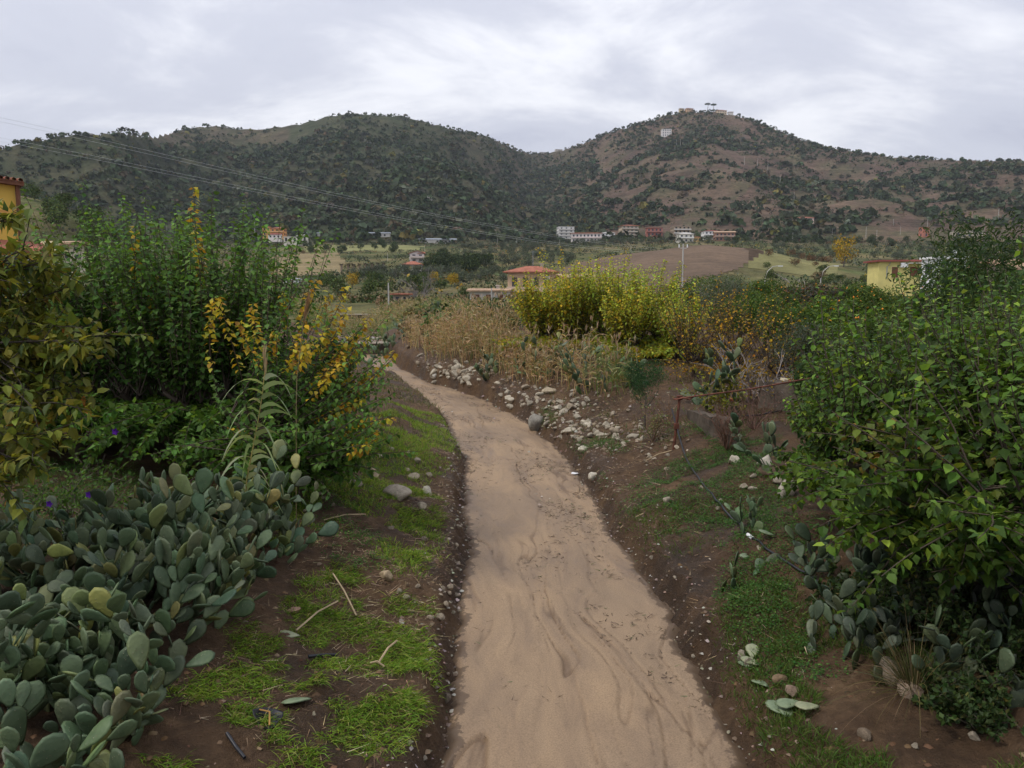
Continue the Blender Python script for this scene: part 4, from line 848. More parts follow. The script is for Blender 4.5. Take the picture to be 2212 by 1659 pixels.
# pads knocked off by the flood
for i, (u, v, lab) in enumerate([(650, 1388, 'torn pale cactus pad lying on the grass below the thicket'), (676, 1523, 'yellowing cactus pad lying on the muddy grass'), (1590, 1442, 'split cactus pad on the mud beside the creek edge'), (1640, 1445, 'grey broken pad among the litter by the creek'), (1700, 1522, 'flat fallen cactus pad, leftmost of the three in a line'), (1730, 1530, 'flat fallen cactus pad in the middle of the line of three'), (1772, 1536, 'flat fallen cactus pad at the end of the line of three'),
        (1698, 1556, 'single round cactus pad lying below the line of three'), (1660, 1493, 'pale cactus pad beside the brown stone'), (1625, 1430, 'upturned pad among the broken cactus heap'), (1675, 1165, 'white-bellied pad by the hose'), (1610, 1200, 'cut cactus pad with a pale face on the slope')]):
    p = gp(u, v); o = obj('cactus_pad', PADS[i % 7], None, (p[0], p[1], p[2] + .03)); L = .26 if i > 1 else .3
    o.scale = (L, L, L); o.rotation_euler = (math.pi / 2 + rng.normal() * .15, rng.normal() * .15, rng.random() * 6.28); o.color = (.17, .22, .13, 1) if i % 3 else (.26, .28, .17, 1); tag(o, lab, 'cactus pad', 'fallen cactus pads')

# ---------------------------------------------------------------- reeds, grass and ground cover
def blades(mb, P, D, L, Wd, bend, cols, seg=3, side=None):
    P = np.asarray(P, float); n = len(P); D = unit(D); S = unit(np.cross(D, rdir(n) if side is None else side)); L = np.broadcast_to(L, (n,)); Wd = np.broadcast_to(Wd, (n,)); bend = np.broadcast_to(bend, (n,))
    s = np.linspace(0, 1, seg + 1); ctr = P[:, None] + D[:, None] * (L[:, None] * s)[..., None]; ctr[..., 2] -= (bend * L)[:, None] * s[None] ** 2
    wd = Wd[:, None] * np.array([.75] + [1.0 - .75 * max(0, (q - .35)) / .65 for q in s[1:-1]] + [.06])[None] * .5
    V = np.stack([ctr - S[:, None] * wd[..., None], ctr + S[:, None] * wd[..., None]], 2).reshape(n, -1, 3); k = 2 * (seg + 1); i = np.arange(seg)[None] * 2 + (np.arange(n) * k)[:, None]
    Q = np.stack([i, i + 1, i + 3, i + 2], -1).reshape(-1, 4); mb.add(V.reshape(-1, 3), Q, np.repeat(cols, seg, 0))
PAL_DRY = [(5, (.42, .30, .165)), (3, (.31, .215, .12)), (3, (.50, .38, .22)), (2, (.18, .20, .075))]
PAL_REEDG = [(4, (.12, .17, .06)), (3, (.19, .21, .08)), (2, (.33, .26, .13))]
def reed_clump(name, lab, spots, h, pal, cat='reeds', group=None, nl=6, plume=.5, lw=.035, lean=.16, ll=.55):
    spots = np.array(spots); base = np.array([*spots.mean(0), 0.0]); base[2] = float(ground(base[0], base[1])); r = thing(name, base, lab, cat, group)
    n = len(spots); z = ground(spots[:, 0], spots[:, 1]); P0 = np.stack([spots[:, 0], spots[:, 1], z - .05], 1) - base; H = h * rng.uniform(.55, 1.1, n)
    D = unit(np.stack([rng.normal(size=n) * lean, rng.normal(size=n) * lean, np.ones(n)], 1)); mb = MB()
    blades(mb, P0, D, H, .022, .06, pick(pal, n), 4, np.tile([[0, 1., 0.02]], (n, 1)) + .3 * rng.normal(size=(n, 3)))
    o = obj('stalks', mb.mesh('stalks', M_LEAF), r); o['kind'] = 'stuff'; mb = MB()
    idx = np.repeat(np.arange(n), nl); f = rng.uniform(.25, .98, n * nl); p = P0[idx] + D[idx] * (H[idx] * f)[:, None]; a = rng.random(n * nl) * 6.28; e = rng.uniform(.3, 1.6, n * nl)
    d = np.stack([np.cos(a), np.sin(a), e], 1); blades(mb, p, d, ll * rng.uniform(.5, 1.1, n * nl), lw, rng.uniform(.3, .9, n * nl), pick(pal, n * nl), 3)
    pm = rng.random(n) < plume; k = 5; ip = np.repeat(np.where(pm)[0], k)
    if len(ip): blades(mb, P0[ip] + D[ip] * H[ip][:, None], D[ip] + rng.normal(size=(len(ip), 3)) * .18, rng.uniform(.18, .34, len(ip)), .035, .15, pick([(1, (.36, .27, .17)), (1, (.42, .33, .23))], len(ip)), 2)
    o = obj('leaves', mb.mesh('leaves', M_LEAF), r); o['kind'] = 'stuff'; return r
def patch(u0, u1, d0, d1, n):
    d = np.sqrt(rng.random(n) * (d1 * d1 - d0 * d0) + d0 * d0); return np.stack([(rng.uniform(u0, u1, n) - 1106) / F * d, d], 1)
def crest(u0, u1, v0, v1, back, n):
    """a strip that follows the top of the far bank between two picture positions"""
    a = gp(u0, v0); b = gp(u1, v1); f = rng.random(n)[:, None]; q = a[None, :2] * (1 - f) + b[None, :2] * f; dirn = unit(np.array([[.3, 1.0]])); return q + dirn * (rng.random((n, 1)) * back) + rng.normal(size=(n, 2)) * .15
for u0, v0, u1, v1, bk, n, h, pal, lab in [(870, 750, 930, 775, 2.4, 170, 1.8, PAL_DRY, 'dry straw-coloured reed stand nearest the upper creek'), (925, 775, 1000, 795, 3.2, 260, 2.3, PAL_DRY, 'dense dry reed stand above the pale stones'), (995, 792, 1080, 808, 3.2, 270, 2.4, PAL_DRY + [(3, (.15, .18, .07))], 'dry reed stand mixed with green blades left of the golden bush'),
        (1075, 815, 1140, 830, 2.0, 110, 1.7, PAL_DRY, 'reeds hanging over the bank before the golden bush'), (1190, 838, 1275, 858, 2.2, 60, 1.8, PAL_DRY, 'tall dry reed stalks in front of the yellow-green bush'), (1270, 858, 1350, 875, 2.2, 70, 1.5, PAL_REEDG, 'greenish reeds between the prickly pears'), (1130, 830, 1190, 842, 1.6, 60, 1.3, PAL_DRY, 'short tawny reeds beside the prickly pear on the far bank')]:
    reed_clump('reed_stand', lab, crest(u0, u1, v0, v1, bk, n) if False else crest(u0, u1, v0, v1, bk, n), h, pal, group='reed stands on the far bank')
for u0, u1, d0, d1, n, h, pal, lab in [(700, 800, 64, 80, 300, 1.3, [(3, (.30, .25, .13)), (3, (.17, .19, .08))], 'pale reeds above the upper creek weir'), (790, 900, 64, 84, 380, 1.5, [(3, (.34, .27, .14)), (2, (.17, .19, .08))], 'tawny reeds beside the red-roofed hut'), (640, 720, 60, 85, 300, 2.0, PAL_REEDG, 'reeds on the upper creek bank behind the yellow sprays'), (900, 1010, 64, 90, 300, 1.7, PAL_REEDG, 'green reeds before the cream cottage')]:
    reed_clump('reed_stand', lab, patch(u0, u1, d0, d1, n), h, pal, group='reed stands by the upper creek', lw=.06)
# the single tall cane that leans over the thicket
def cane():
    base = at(522, 1075, 9.9); base[2] = float(ground(base[0], base[1])); r = thing('giant_reed', base, 'single tall giant reed with drooping blades and a tan plume', 'reed')
    ctrl = np.array([base, at(532, 1040, 9.9), at(548, 960, 9.8), at(566, 860, 9.8), at(573, 790, 9.8)]); P, _ = along(ctrl, np.linspace(0, 1, 14)); mb = MB(); mb.tube(P - base, np.linspace(.014, .005, 14), 5, (.36, .30, .10)); obj('stem', mb.mesh('stem', M_STEM, True), r)
    t = np.linspace(.22, .93, 30); q, T_ = along(P, t); sgn = np.where(np.arange(30) % 2, 1, -.75); d = np.stack([sgn * rng.uniform(.5, 1, 30), rng.normal(size=30) * .35, rng.uniform(.45, 1.0, 30)], 1)
    for i in range(30):
        mb = MB(); blades(mb, (q[i] - base)[None], d[i][None], rng.uniform(.5, .8), .07, rng.uniform(.8, 1.3), pick([(1, (.24, .32, .15)), (1, (.30, .37, .19))], 1, .1), 6, np.array([[0.2, .35, .3]])); obj('blade', mb.mesh('blade', M_LEAF), r)
    mb = MB(); k = 60; blades(mb, np.repeat((P[-1] - base)[None], k, 0) + rng.normal(size=(k, 3)) * [0, 0, .06] , np.stack([rng.normal(size=k) * .07, rng.normal(size=k) * .07, np.ones(k)], 1), rng.uniform(.12, .26, k), .012, .02, pick([(1, (.45, .34, .21))], k), 2); obj('plume', mb.mesh('plume', M_LEAF), r)
    # the second plume behind, leaning
    b2 = gu(640, 11.0); r2 = thing('giant_reed', b2, 'brown feathery reed plume leaning among the yellow leaves', 'reed'); e = [at(655, 700, 11.0), at(668, 640, 11.0)]; mb = MB(); P2, _ = along(np.array([b2, at(640, 830, 11.2), e[0]]), np.linspace(0, 1, 8)); mb.tube(P2 - b2, .006, 4, (.2, .16, .08)); obj('stem', mb.mesh('stem', M_STEM), r2)
    mb = MB(); dd = unit(e[1] - e[0]); blades(mb, np.repeat((e[0] - b2)[None], 70, 0) + dd * rng.random((70, 1)) * .15, dd + rng.normal(size=(70, 3)) * .09, rng.uniform(.2, .42, 70), .014, .05, pick([(1, (.27, .17, .10)), (1, (.34, .22, .13))], 70), 2); obj('plume', mb.mesh('plume', M_LEAF), r2)
cane()
def zone(x, y, zs):
    u, v = project(x, y, ground(x, y)); w = np.zeros_like(u)
    for cu, cv, ru, rv, k in zs: w = np.maximum(w, k * np.clip(1.3 - ((u - cu) / ru) ** 2 - ((v - cv) / rv) ** 2, 0, 1))
    return w
def ground_pts(n, x0, x1, y0, y1, zs, s=1.2, thr=.35, seed=150):
    y = 1 / rng.uniform(1 / y1, 1 / y0, n) if False else rng.uniform(y0, y1, n); x = rng.uniform(x0, x1, n); w = zone(x, y, zs); nn = .5 + 1.3 * fbm(x * s, y * s, 3, seed)
    ok = (rng.random(n) < w) & (nn > thr) & ((x < xl(y) - .12) | (x > xr(y) + .12)); x, y = x[ok], y[ok]; return np.stack([x, y, ground(x, y)], 1)
PAL_GRASS = [(4, (0.115, 0.2185, 0.0253)), (4, (0.184, 0.2932, 0.0345)), (2, (0.2645, 0.345, 0.0575)), (1, (0.322, 0.2875, 0.1035))]
ZL_LUSH = [(880, 960, 110, 80, 1), (800, 1020, 130, 60, 1), (700, 1085, 140, 55, 1), (880, 1180, 80, 70, .75), (640, 1020, 130, 50, .9), (850, 900, 50, 40, 1), (690, 1290, 60, 60, .8), (560, 1130, 90, 60, .8)]
ZL_LAID = [(660, 1500, 260, 170, .75), (870, 1460, 70, 130, 1), (480, 1580, 180, 120, .9), (800, 1330, 130, 90, .6), (720, 1290, 110, 70, .9), (900, 1120, 60, 120, .4), (560, 1420, 110, 80, .7), (880, 1050, 70, 90, .6), (930, 960, 40, 80, .5)]
ZR = [(1540, 1010, 120, 60, 1), (1600, 1110, 130, 80, 1), (1500, 1060, 130, 60, .7), (1440, 1100, 110, 70, .55), (1640, 1280, 90, 110, 1), (1560, 960, 130, 50, .8), (1680, 1180, 120, 100, .7), (1480, 985, 60, 30, 1), (1310, 965, 50, 20, .8), (1180, 905, 25, 25, .9), (1260, 1040, 60, 30, .4), (1720, 1420, 130, 70, .6), (1250, 975, 40, 25, .8)]
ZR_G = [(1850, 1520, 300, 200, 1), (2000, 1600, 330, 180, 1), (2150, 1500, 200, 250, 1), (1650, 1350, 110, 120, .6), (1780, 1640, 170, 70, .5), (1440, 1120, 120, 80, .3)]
def turf(name, lab, pts, lmin, lmax, wd, flat, bend, pal, per=1):
    pts = np.repeat(pts, per, 0) + rng.normal(size=(len(pts) * per, 3)) * [.02, .02, 0]; n = len(pts); a = rng.random(n) * 6.28 if flat < .8 else rng.normal(size=n) * .9 - 1.2
    D = np.stack([np.cos(a) * flat, np.sin(a) * flat, np.ones(n) * (1 - .45 * flat)], 1) + rng.normal(size=(n, 3)) * .25; D[:, 2] = np.abs(D[:, 2]) + .08
    mb = MB(); blades(mb, pts - [0, 0, .01], D, rng.uniform(lmin, lmax, n), wd, bend * rng.uniform(.5, 1.2, n), pick(pal, n, .2), 2); tag(obj(name, mb.mesh(name, M_LEAF)), lab, 'grass', None, 'stuff'); return n
turf('grass', 'lush green grass on the terrace around the boulders', ground_pts(115000, -9, -1, 9, 26, ZL_LUSH, 1.1, .33), .05, .17, .010, .5, .35, PAL_GRASS, 2)
turf('grass', 'lime-green grass combed flat by the flood on the near bank', ground_pts(90000, -6, -.4, 5.5, 15, ZL_LAID, 2.2, .53), .06, .22, .008, .8, .5, PAL_GRASS, 4)
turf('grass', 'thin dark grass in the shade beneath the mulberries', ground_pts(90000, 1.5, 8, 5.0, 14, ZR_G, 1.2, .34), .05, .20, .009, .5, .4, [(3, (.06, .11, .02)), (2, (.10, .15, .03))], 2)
turf('grass', 'rough grass over the far terrace', ground_pts(60000, -14, 16, 18, 48, [(1550, 880, 400, 130, .5), (1900, 900, 400, 150, .6), (600, 880, 500, 120, .7), (1200, 790, 200, 60, .25)], .5, .4), .1, .35, .02, .4, .4, [(3, (.09, .12, .035)), (2, (.20, .17, .08)), (1, (.06, .09, .03))], 1)
p = ground_pts(120000, .6, 9, 7, 26, ZR, 1.0, .33); p = np.concatenate([p, ground_pts(30000, -5, -.4, 8, 20, [(720, 1150, 60, 40, 1), (770, 1190, 70, 50, 1), (560, 1600, 200, 80, .8), (700, 1090, 120, 40, .7)], 1.5, .4), ground_pts(30000, -11, -3, 7.5, 14.5, [(60, 1060, 260, 110, 1), (300, 1050, 220, 60, .9), (500, 1060, 120, 50, .7)], 1.2, .25)])
p = np.repeat(p, 3, 0); n = len(p); p = p + rng.normal(size=(n, 3)) * [.035, .035, 0]; p[:, 2] += rng.uniform(.0, .07, n); mb = MB()
leafset(mb, p, rdir(n) * [1, 1, .25], unit(np.array([0, 0, 1.]) + .35 * rng.normal(size=(n, 3))), rng.uniform(.018, .04, n), .024, pick([(4, (.045, .115, .025)), (3, (.07, .15, .03)), (1, (.11, .18, .04))], n), T_DI)
tag(obj('weeds', mb.mesh('weeds', M_LEAF)), 'small-leaved green weeds carpeting the bank by the hose', 'weeds', None, 'stuff')
# litter left by the flood: straw, twigs, bark
def litter(name, lab, pts, l0, l1, w, pal, lift=.02):
    n = len(pts); a = rng.random(n) * 6.28; D = np.stack([np.cos(a), np.sin(a), rng.normal(size=n) * .18], 1); mb = MB(); blades(mb, pts + [0, 0, lift], D, rng.uniform(l0, l1, n), w * rng.uniform(.5, 1.5, n), .02, pick(pal, n, .25), 1, np.tile([[0, 0, 1.]], (n, 1)) + .6 * rng.normal(size=(n, 3))); tag(obj(name, mb.mesh(name, M_STEM)), lab, 'litter', None, 'stuff')
PAL_STRAW = [(3, (.30, .21, .12)), (3, (.16, .10, .06)), (2, (.42, .33, .20)), (2, (.09, .055, .035))]
litter('straw_litter', 'straw and broken stalks littering the near bank', ground_pts(60000, -6, -.3, 6, 22, [(730, 1160, 110, 45, 1), (760, 1240, 130, 80, 1), (930, 1150, 60, 250, .7), (860, 1320, 130, 110, .7), (620, 1500, 300, 200, .3), (950, 1000, 50, 120, .6)], 2.0, .25), .04, .22, .008, PAL_STRAW)
litter('twig_litter', 'twigs and stalks strewn over the far bank by the flood', ground_pts(120000, -12, 8, 7, 48, [(1000, 820, 180, 70, .9), (1200, 900, 200, 90, .7), (1350, 980, 160, 90, .6), (1420, 1130, 140, 130, .3), (1450, 1300, 150, 150, .2), (1620, 1420, 130, 130, .25)], 1.0, .25), .05, .32, .011, PAL_STRAW, .03)
y = np.concatenate([rng.uniform(6, 20, 1500), rng.uniform(15, 42, 3300)]); f = rng.random(len(y)); x = xl(y) * (1 - f) + xr(y) * f; nn = fbm(x * 1.2, y * .8, 3, 171); ok = nn > np.interp(y, [6, 18, 24, 40], [.14, .12, .02, -.05]); pts = np.stack([x, y, zbed(y) + .035], 1)[ok]; pts = np.repeat(pts, 3, 0) + rng.normal(size=(len(pts) * 3, 3)) * [.05, .04, .002]
litter('drift_litter', 'dark leaf and twig litter stranded in clusters on the mud', pts, .03, .14, .014, [(4, (.07, .045, .03)), (2, (.13, .09, .06)), (1, (.10, .12, .05))], .012)
# ---------------------------------------------------------------- stones
def rock_mesh(seed, sub=2):
    import bmesh
    bm = bmesh.new(); bmesh.ops.create_icosphere(bm, subdivisions=sub, radius=.5); r_ = np.random.default_rng(seed); off = r_.random(3) * 50
    pl = [(unit(r_.normal(size=3)), r_.uniform(.20, .38)) for _ in range(9)]
    for v in bm.verts:
        p = np.array(v.co)
        for nrm, dd in pl:
            e = p @ nrm - dd
            if e > 0: p = p - nrm * e * .92
        k = 1 + .25 * float(fbm(p[0] * 3 + off[0], p[1] * 3 + p[2] * 2.3 + off[1], 3, 7)); v.co = p * k
    me = bpy.data.meshes.new('stone'); bm.to_mesh(me); bm.free(); me.polygons.foreach_set('use_smooth', [seed < 4] * len(me.polygons)); me.materials.append(M_ROCK); return me
def rock_mat():
    m, t, N, L, o = nt('stone'); b = bsdf(N, .85, .2); oi = N.new('ShaderNodeObjectInfo'); tcn = N.new('ShaderNodeTexCoord'); vec = tcn.outputs['Object']
    n1 = nnoise(N, L, vec, 3, 6, .65, .3); n2 = nnoise(N, L, vec, 22, 4, .7)
    c = nmix(N, L, 1.0, oi.outputs['Color'], nramp(N, L, n1.outputs[0], [(.3, (.6, .58, .56)), (.7, (1.3, 1.3, 1.3))]), 'MULTIPLY'); c = nmix(N, L, 1.0, c, nramp(N, L, n2.outputs[0], [(.35, (.75, .75, .75)), (.65, (1.2, 1.2, 1.2))]), 'MULTIPLY')
    L.new(c, b.inputs['Base Color']); L.new(nbump(N, L, n2.outputs[0], .5, .03), b.inputs['Normal']); L.new(b.outputs[0], o.inputs[0]); return m
M_ROCK = rock_mat(); ROCKS = [rock_mesh(i, 3 if i < 4 else 2) for i in range(10)]
def stone(u, v, w, h, lab, col=(.34, .31, .27), group=None, name='stone', p=None, sink=.38, flat=None):
    if p is None: p = gp(u, v + h * .35)
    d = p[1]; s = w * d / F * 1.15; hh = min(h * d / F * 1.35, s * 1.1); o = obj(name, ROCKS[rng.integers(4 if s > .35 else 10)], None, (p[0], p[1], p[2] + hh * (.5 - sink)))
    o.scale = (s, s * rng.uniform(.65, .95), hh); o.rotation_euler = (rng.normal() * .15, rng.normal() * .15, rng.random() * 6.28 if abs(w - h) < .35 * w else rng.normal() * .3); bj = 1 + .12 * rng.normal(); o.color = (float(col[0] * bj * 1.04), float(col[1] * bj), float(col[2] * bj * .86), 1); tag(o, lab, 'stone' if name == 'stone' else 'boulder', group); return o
k3 = lambda a, b, w, h: (836 + .252 * a, 641 + .252 * b, .252 * w, .252 * h); k2 = lambda a, b, w, h: (446 + .252 * a, 697 + .252 * b, .252 * w, .252 * h)
k7 = lambda a, b, w, h: (557 + .412 * a, 975.5 + .412 * b, .412 * w, .412 * h); k8 = lambda a, b, w, h: (1282 + .42 * a, 975.5 + .42 * b, .42 * w, .42 * h)
BIG = [(k3(1300, 1060, 190, 160), 'large slanting grey boulder at the foot of the far bank', (.30, .29, .28)), (k2(1430, 1290, 120, 95), 'round tan boulder on the grass under the mulberry shoots', (.40, .33, .26)), (k2(1630, 1450, 230, 130), 'long flat boulder slanting down the grassy near bank', (.38, .34, .30)), (k2(1890, 1430, 130, 110), 'whitish boulder beside the long flat one on the near bank', (.50, .48, .46)),
       (k7(670, 650, 95, 62), 'smooth tan boulder in the straw of the near bank', (.36, .29, .21)), (k8(1000, 180, 130, 130), 'speckled pale boulder under the edge of the mulberry', (.46, .43, .40)), (k8(915, 105, 140, 80), 'dark brown boulder between two pale ones', (.12, .085, .065)), (k8(890, 50, 90, 70), 'pale boulder behind the dark brown one', (.42, .40, .38)), (k8(716, 35, 60, 70), 'upright pale boulder below the concrete wall', (.45, .42, .38)),
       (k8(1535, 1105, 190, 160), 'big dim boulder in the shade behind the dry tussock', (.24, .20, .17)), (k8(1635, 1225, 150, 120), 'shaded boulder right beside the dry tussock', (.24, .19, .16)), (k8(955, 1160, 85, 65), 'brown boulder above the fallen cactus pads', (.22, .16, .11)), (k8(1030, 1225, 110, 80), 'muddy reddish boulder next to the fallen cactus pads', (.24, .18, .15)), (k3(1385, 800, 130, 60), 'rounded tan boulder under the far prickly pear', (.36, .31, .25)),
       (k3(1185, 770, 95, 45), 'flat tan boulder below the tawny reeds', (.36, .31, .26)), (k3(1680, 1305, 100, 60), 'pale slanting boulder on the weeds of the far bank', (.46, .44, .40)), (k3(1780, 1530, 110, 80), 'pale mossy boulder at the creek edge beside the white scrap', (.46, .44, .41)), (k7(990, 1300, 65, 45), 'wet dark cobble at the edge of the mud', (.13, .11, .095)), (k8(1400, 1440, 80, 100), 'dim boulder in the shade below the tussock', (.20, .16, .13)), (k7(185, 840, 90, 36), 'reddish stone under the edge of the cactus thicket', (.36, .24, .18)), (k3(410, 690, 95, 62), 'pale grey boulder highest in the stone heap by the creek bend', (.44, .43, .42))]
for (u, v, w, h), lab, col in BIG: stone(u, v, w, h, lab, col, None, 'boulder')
small3 = [(410, 742, 70, 45), (430, 600, 60, 42), (655, 755, 55, 50), (870, 660, 55, 85), (1225, 940, 70, 65), (1375, 1085, 90, 50), (1445, 1130, 70, 35), (1625, 1025, 70, 42), (1560, 1070, 80, 35), (1490, 1210, 70, 45), (1400, 905, 80, 45), (1480, 900, 95, 45), (1725, 1060, 75, 70), (1560, 1140, 120, 50), (280, 500, 60, 35), (490, 825, 40, 25), (520, 655, 60, 45), (915, 625, 50, 28), (1040, 655, 70, 25), (1010, 580, 40, 25), (720, 620, 65, 38), (790, 580, 50, 32), (590, 805, 30, 20), (745, 640, 48, 30), (800, 640, 48, 30), (690, 560, 55, 30), (1600, 890, 60, 45), (1590, 840, 60, 38), (1290, 895, 50, 38), (1720, 880, 70, 45), (1690, 920, 60, 50), (1740, 1190, 80, 50), (1610, 1200, 60, 40), (1510, 1160, 50, 35), (1650, 1230, 60, 40), (1140, 740, 40, 25), (1250, 1000, 40, 30), (2110, 1190, 110, 50), (2190, 1210, 60, 60), (1800, 830, 40, 30), (1900, 860, 40, 30)]
cob = lambda u, s: ('small' if s < 9 else 'middling' if s < 14 else 'large') + ' cobble in the far bank rubble ' + ('by the creek bend' if u < 960 else 'below the dense dry reeds' if u < 1060 else 'below the golden bush' if u < 1150 else 'above the slanting grey boulder' if u < 1230 else 'below the prickly pears' if u < 1330 else 'near the feathery shrub')
for a in small3: stone(*k3(*a), cob(836 + .252 * a[0], .252 * a[2]), (.32, .295, .26), 'cobbles in the rubble of the far bank')
for a in [(1590, 1080, 70, 48), (1730, 1110, 40, 48), (1800, 1180, 70, 50), (1780, 1310, 110, 55), (1730, 1260, 50, 38), (1850, 1570, 95, 70), (1090, 1560, 38, 45), (845, 1610, 50, 25), (970, 1470, 60, 25), (1010, 1500, 80, 25), (1470, 1140, 90, 35), (1280, 1380, 130, 38), (960, 1390, 120, 38), (1910, 1310, 60, 38)]: stone(*k2(*a), 'weathered stone half sunk in the grassy near terrace', (.36, .32, .27), 'stones in the grass of the near terrace')
for a in [(738, 728, 36, 38), (838, 710, 36, 50), (778, 760, 40, 28), (1008, 712, 52, 40), (985, 812, 40, 34), (905, 865, 36, 34), (945, 870, 75, 36), (800, 835, 42, 25), (875, 452, 45, 40), (700, 397, 36, 24), (1055, 392, 45, 25), (1000, 1170, 28, 22), (1075, 845, 60, 36), (1045, 500, 32, 28), (970, 715, 30, 22), (1000, 745, 36, 22), (1040, 755, 36, 22), (960, 750, 26, 18), (1085, 890, 40, 20), (1050, 580, 26, 20)]: stone(*k7(*a), 'washed cobble at the foot of the near bank', (.30, .26, .22), 'cobbles at the foot of the near bank')
for a in [(960, 150, 80, 56), (775, 180, 60, 30), (822, 188, 50, 24), (375, 250, 45, 45), (760, 1050, 60, 56), (800, 1092, 50, 50), (515, 1058, 26, 24), (300, 558, 26, 22), (655, 252, 34, 18), (725, 1000, 26, 20), (1655, 1530, 52, 40), (1960, 1480, 80, 50), (850, 505, 30, 28), (420, 655, 30, 20), (555, 190, 30, 24), (380, 18, 30, 22), (820, 125, 40, 30), (350, 995, 45, 22), (640, 295, 26, 26)]: stone(*k8(*a), 'loose stone on the weedy slope below the hose', (.28, .25, .22), 'stones on the slope below the hose')
for _ in range(120):                                               # more rubble on the far bank
    f = random.random(); u = 880 + 560 * f + random.uniform(-30, 60); v = np.interp(u, [880, 960, 1100, 1250, 1400, 1500], [790, 800, 850, 905, 960, 1000]) + random.uniform(-45, 45); s = random.uniform(6, 15); p = gp(u, v)
    if p[0] < xr(p[1]) + .2: continue
    stone(u, v, s, s * random.uniform(.5, .8), cob(u, s), random.choice([(.40, .37, .33), (.30, .26, .22), (.24, .19, .15)]), 'cobbles in the rubble of the far bank', sink=.4)
for cu, cv, ru, rv, nn_ in [(1000, 812, 75, 26, 46), (1235, 895, 70, 34, 40), (1310, 935, 60, 30, 26), (1120, 860, 60, 26, 20)]:
    for _ in range(nn_):
        u = cu + random.gauss(0, ru * .5); v = cv + random.gauss(0, rv * .5); s = random.choice([random.uniform(6, 14)] * 5 + [random.uniform(17, 27)]); p = gp(u, v)
        if p[0] > xr(p[1]) + .15: stone(u, v, s, s * random.uniform(.5, .85), cob(u, s), random.choice([(.42, .39, .35), (.36, .33, .29), (.28, .24, .2)]), 'cobbles in the rubble of the far bank', sink=.4)
def pebbles(name, lab, pts, r0, r1):
    n = len(pts); base = np.array([[1, 0, 0], [.3, .8, 0.1], [-.8, .5, 0], [-.7, -.6, .1], [.4, -.8, 0], [.1, .1, .7], [.5, -.1, .45], [-.3, .2, .55]]); fc = np.array([[0, 1, 6], [1, 5, 6], [1, 7, 5], [1, 2, 7], [2, 3, 7], [3, 5, 7], [3, 4, 5], [4, 6, 5], [4, 0, 6]])
    a = rng.random(n) * 6.28; r = r0 + (r1 - r0) * rng.random(n) ** 2.5; ca, sa = np.cos(a)[:, None], np.sin(a)[:, None]; sy = rng.uniform(.5, 1, n)[:, None]
    bx = base[None, :, 0] * r[:, None]; by = base[None, :, 1] * r[:, None] * sy; V = np.stack([pts[:, 0:1] + bx * ca - by * sa, pts[:, 1:2] + bx * sa + by * ca, pts[:, 2:3] + base[None, :, 2] * r[:, None] * rng.uniform(.6, 1, (n, 1)) - r[:, None] * .15], -1)
    mb = MB(); mb.add(V.reshape(-1, 3), (fc[None] + (np.arange(n) * 8)[:, None, None]).reshape(-1, 3), np.repeat(pick([(3, (.22, .175, .13)), (1.5, (.33, .29, .24)), (4, (.14, .10, .07)), (.4, (.34, .31, .27))], n, .15), 9, 0)); tag(obj(name, mb.mesh(name, M_STEM, True)), lab, 'gravel', None, 'stuff')
def near_edge(n, y0, y1, side, wmax):
    y = rng.uniform(y0, y1, n); s = np.abs(rng.normal(size=n)) * wmax; x = xl(y) - s + .05 if side < 0 else xr(y) + s - .05; return np.stack([x, y, np.where(s > .08, ground(x, y), zbed(y) + .03)], 1)
pebbles('gravel', 'small gravel strewn along the near edge of the mud', near_edge(1300, 6, 26, -1, .3), .01, .055)
def bank_pts(n, side, y0, y1, w): y = rng.uniform(y0, y1, n); s = .1 + rng.random(n) * w; x = xl(y) - s if side < 0 else xr(y) + s; return np.stack([x, y, ground(x, y)], 1)
_pk = pick; pick = lambda pal, n, var=.22: _pk([(3, (.10, .058, .03)), (2, (.14, .085, .046)), (2, (.065, .038, .02)), (.5, (.2, .14, .09))], n, var)
pebbles('clods', 'crumbs and clods of brown earth on both banks', np.concatenate([bank_pts(2400, -1, 5.5, 20, 3.2), bank_pts(2800, 1, 5.5, 24, 3.8)]), .008, .055); pick = _pk
pebbles('gravel', 'gravel and rubble strewn over the far bank', near_edge(1700, 18, 44, 1, 1.6), .015, .11)
pebbles('gravel', 'small gravel strewn along the far edge of the near mud', near_edge(900, 6, 20, 1, .4), .008, .045)
y = rng.uniform(15, 42, 500); f = rng.random(500); x = xl(y) * (1 - f) + xr(y) * f; pebbles('gravel', 'pebbles stranded on the mud of the creek bend', np.stack([x, y, zbed(y) + .04], 1), .01, .07)

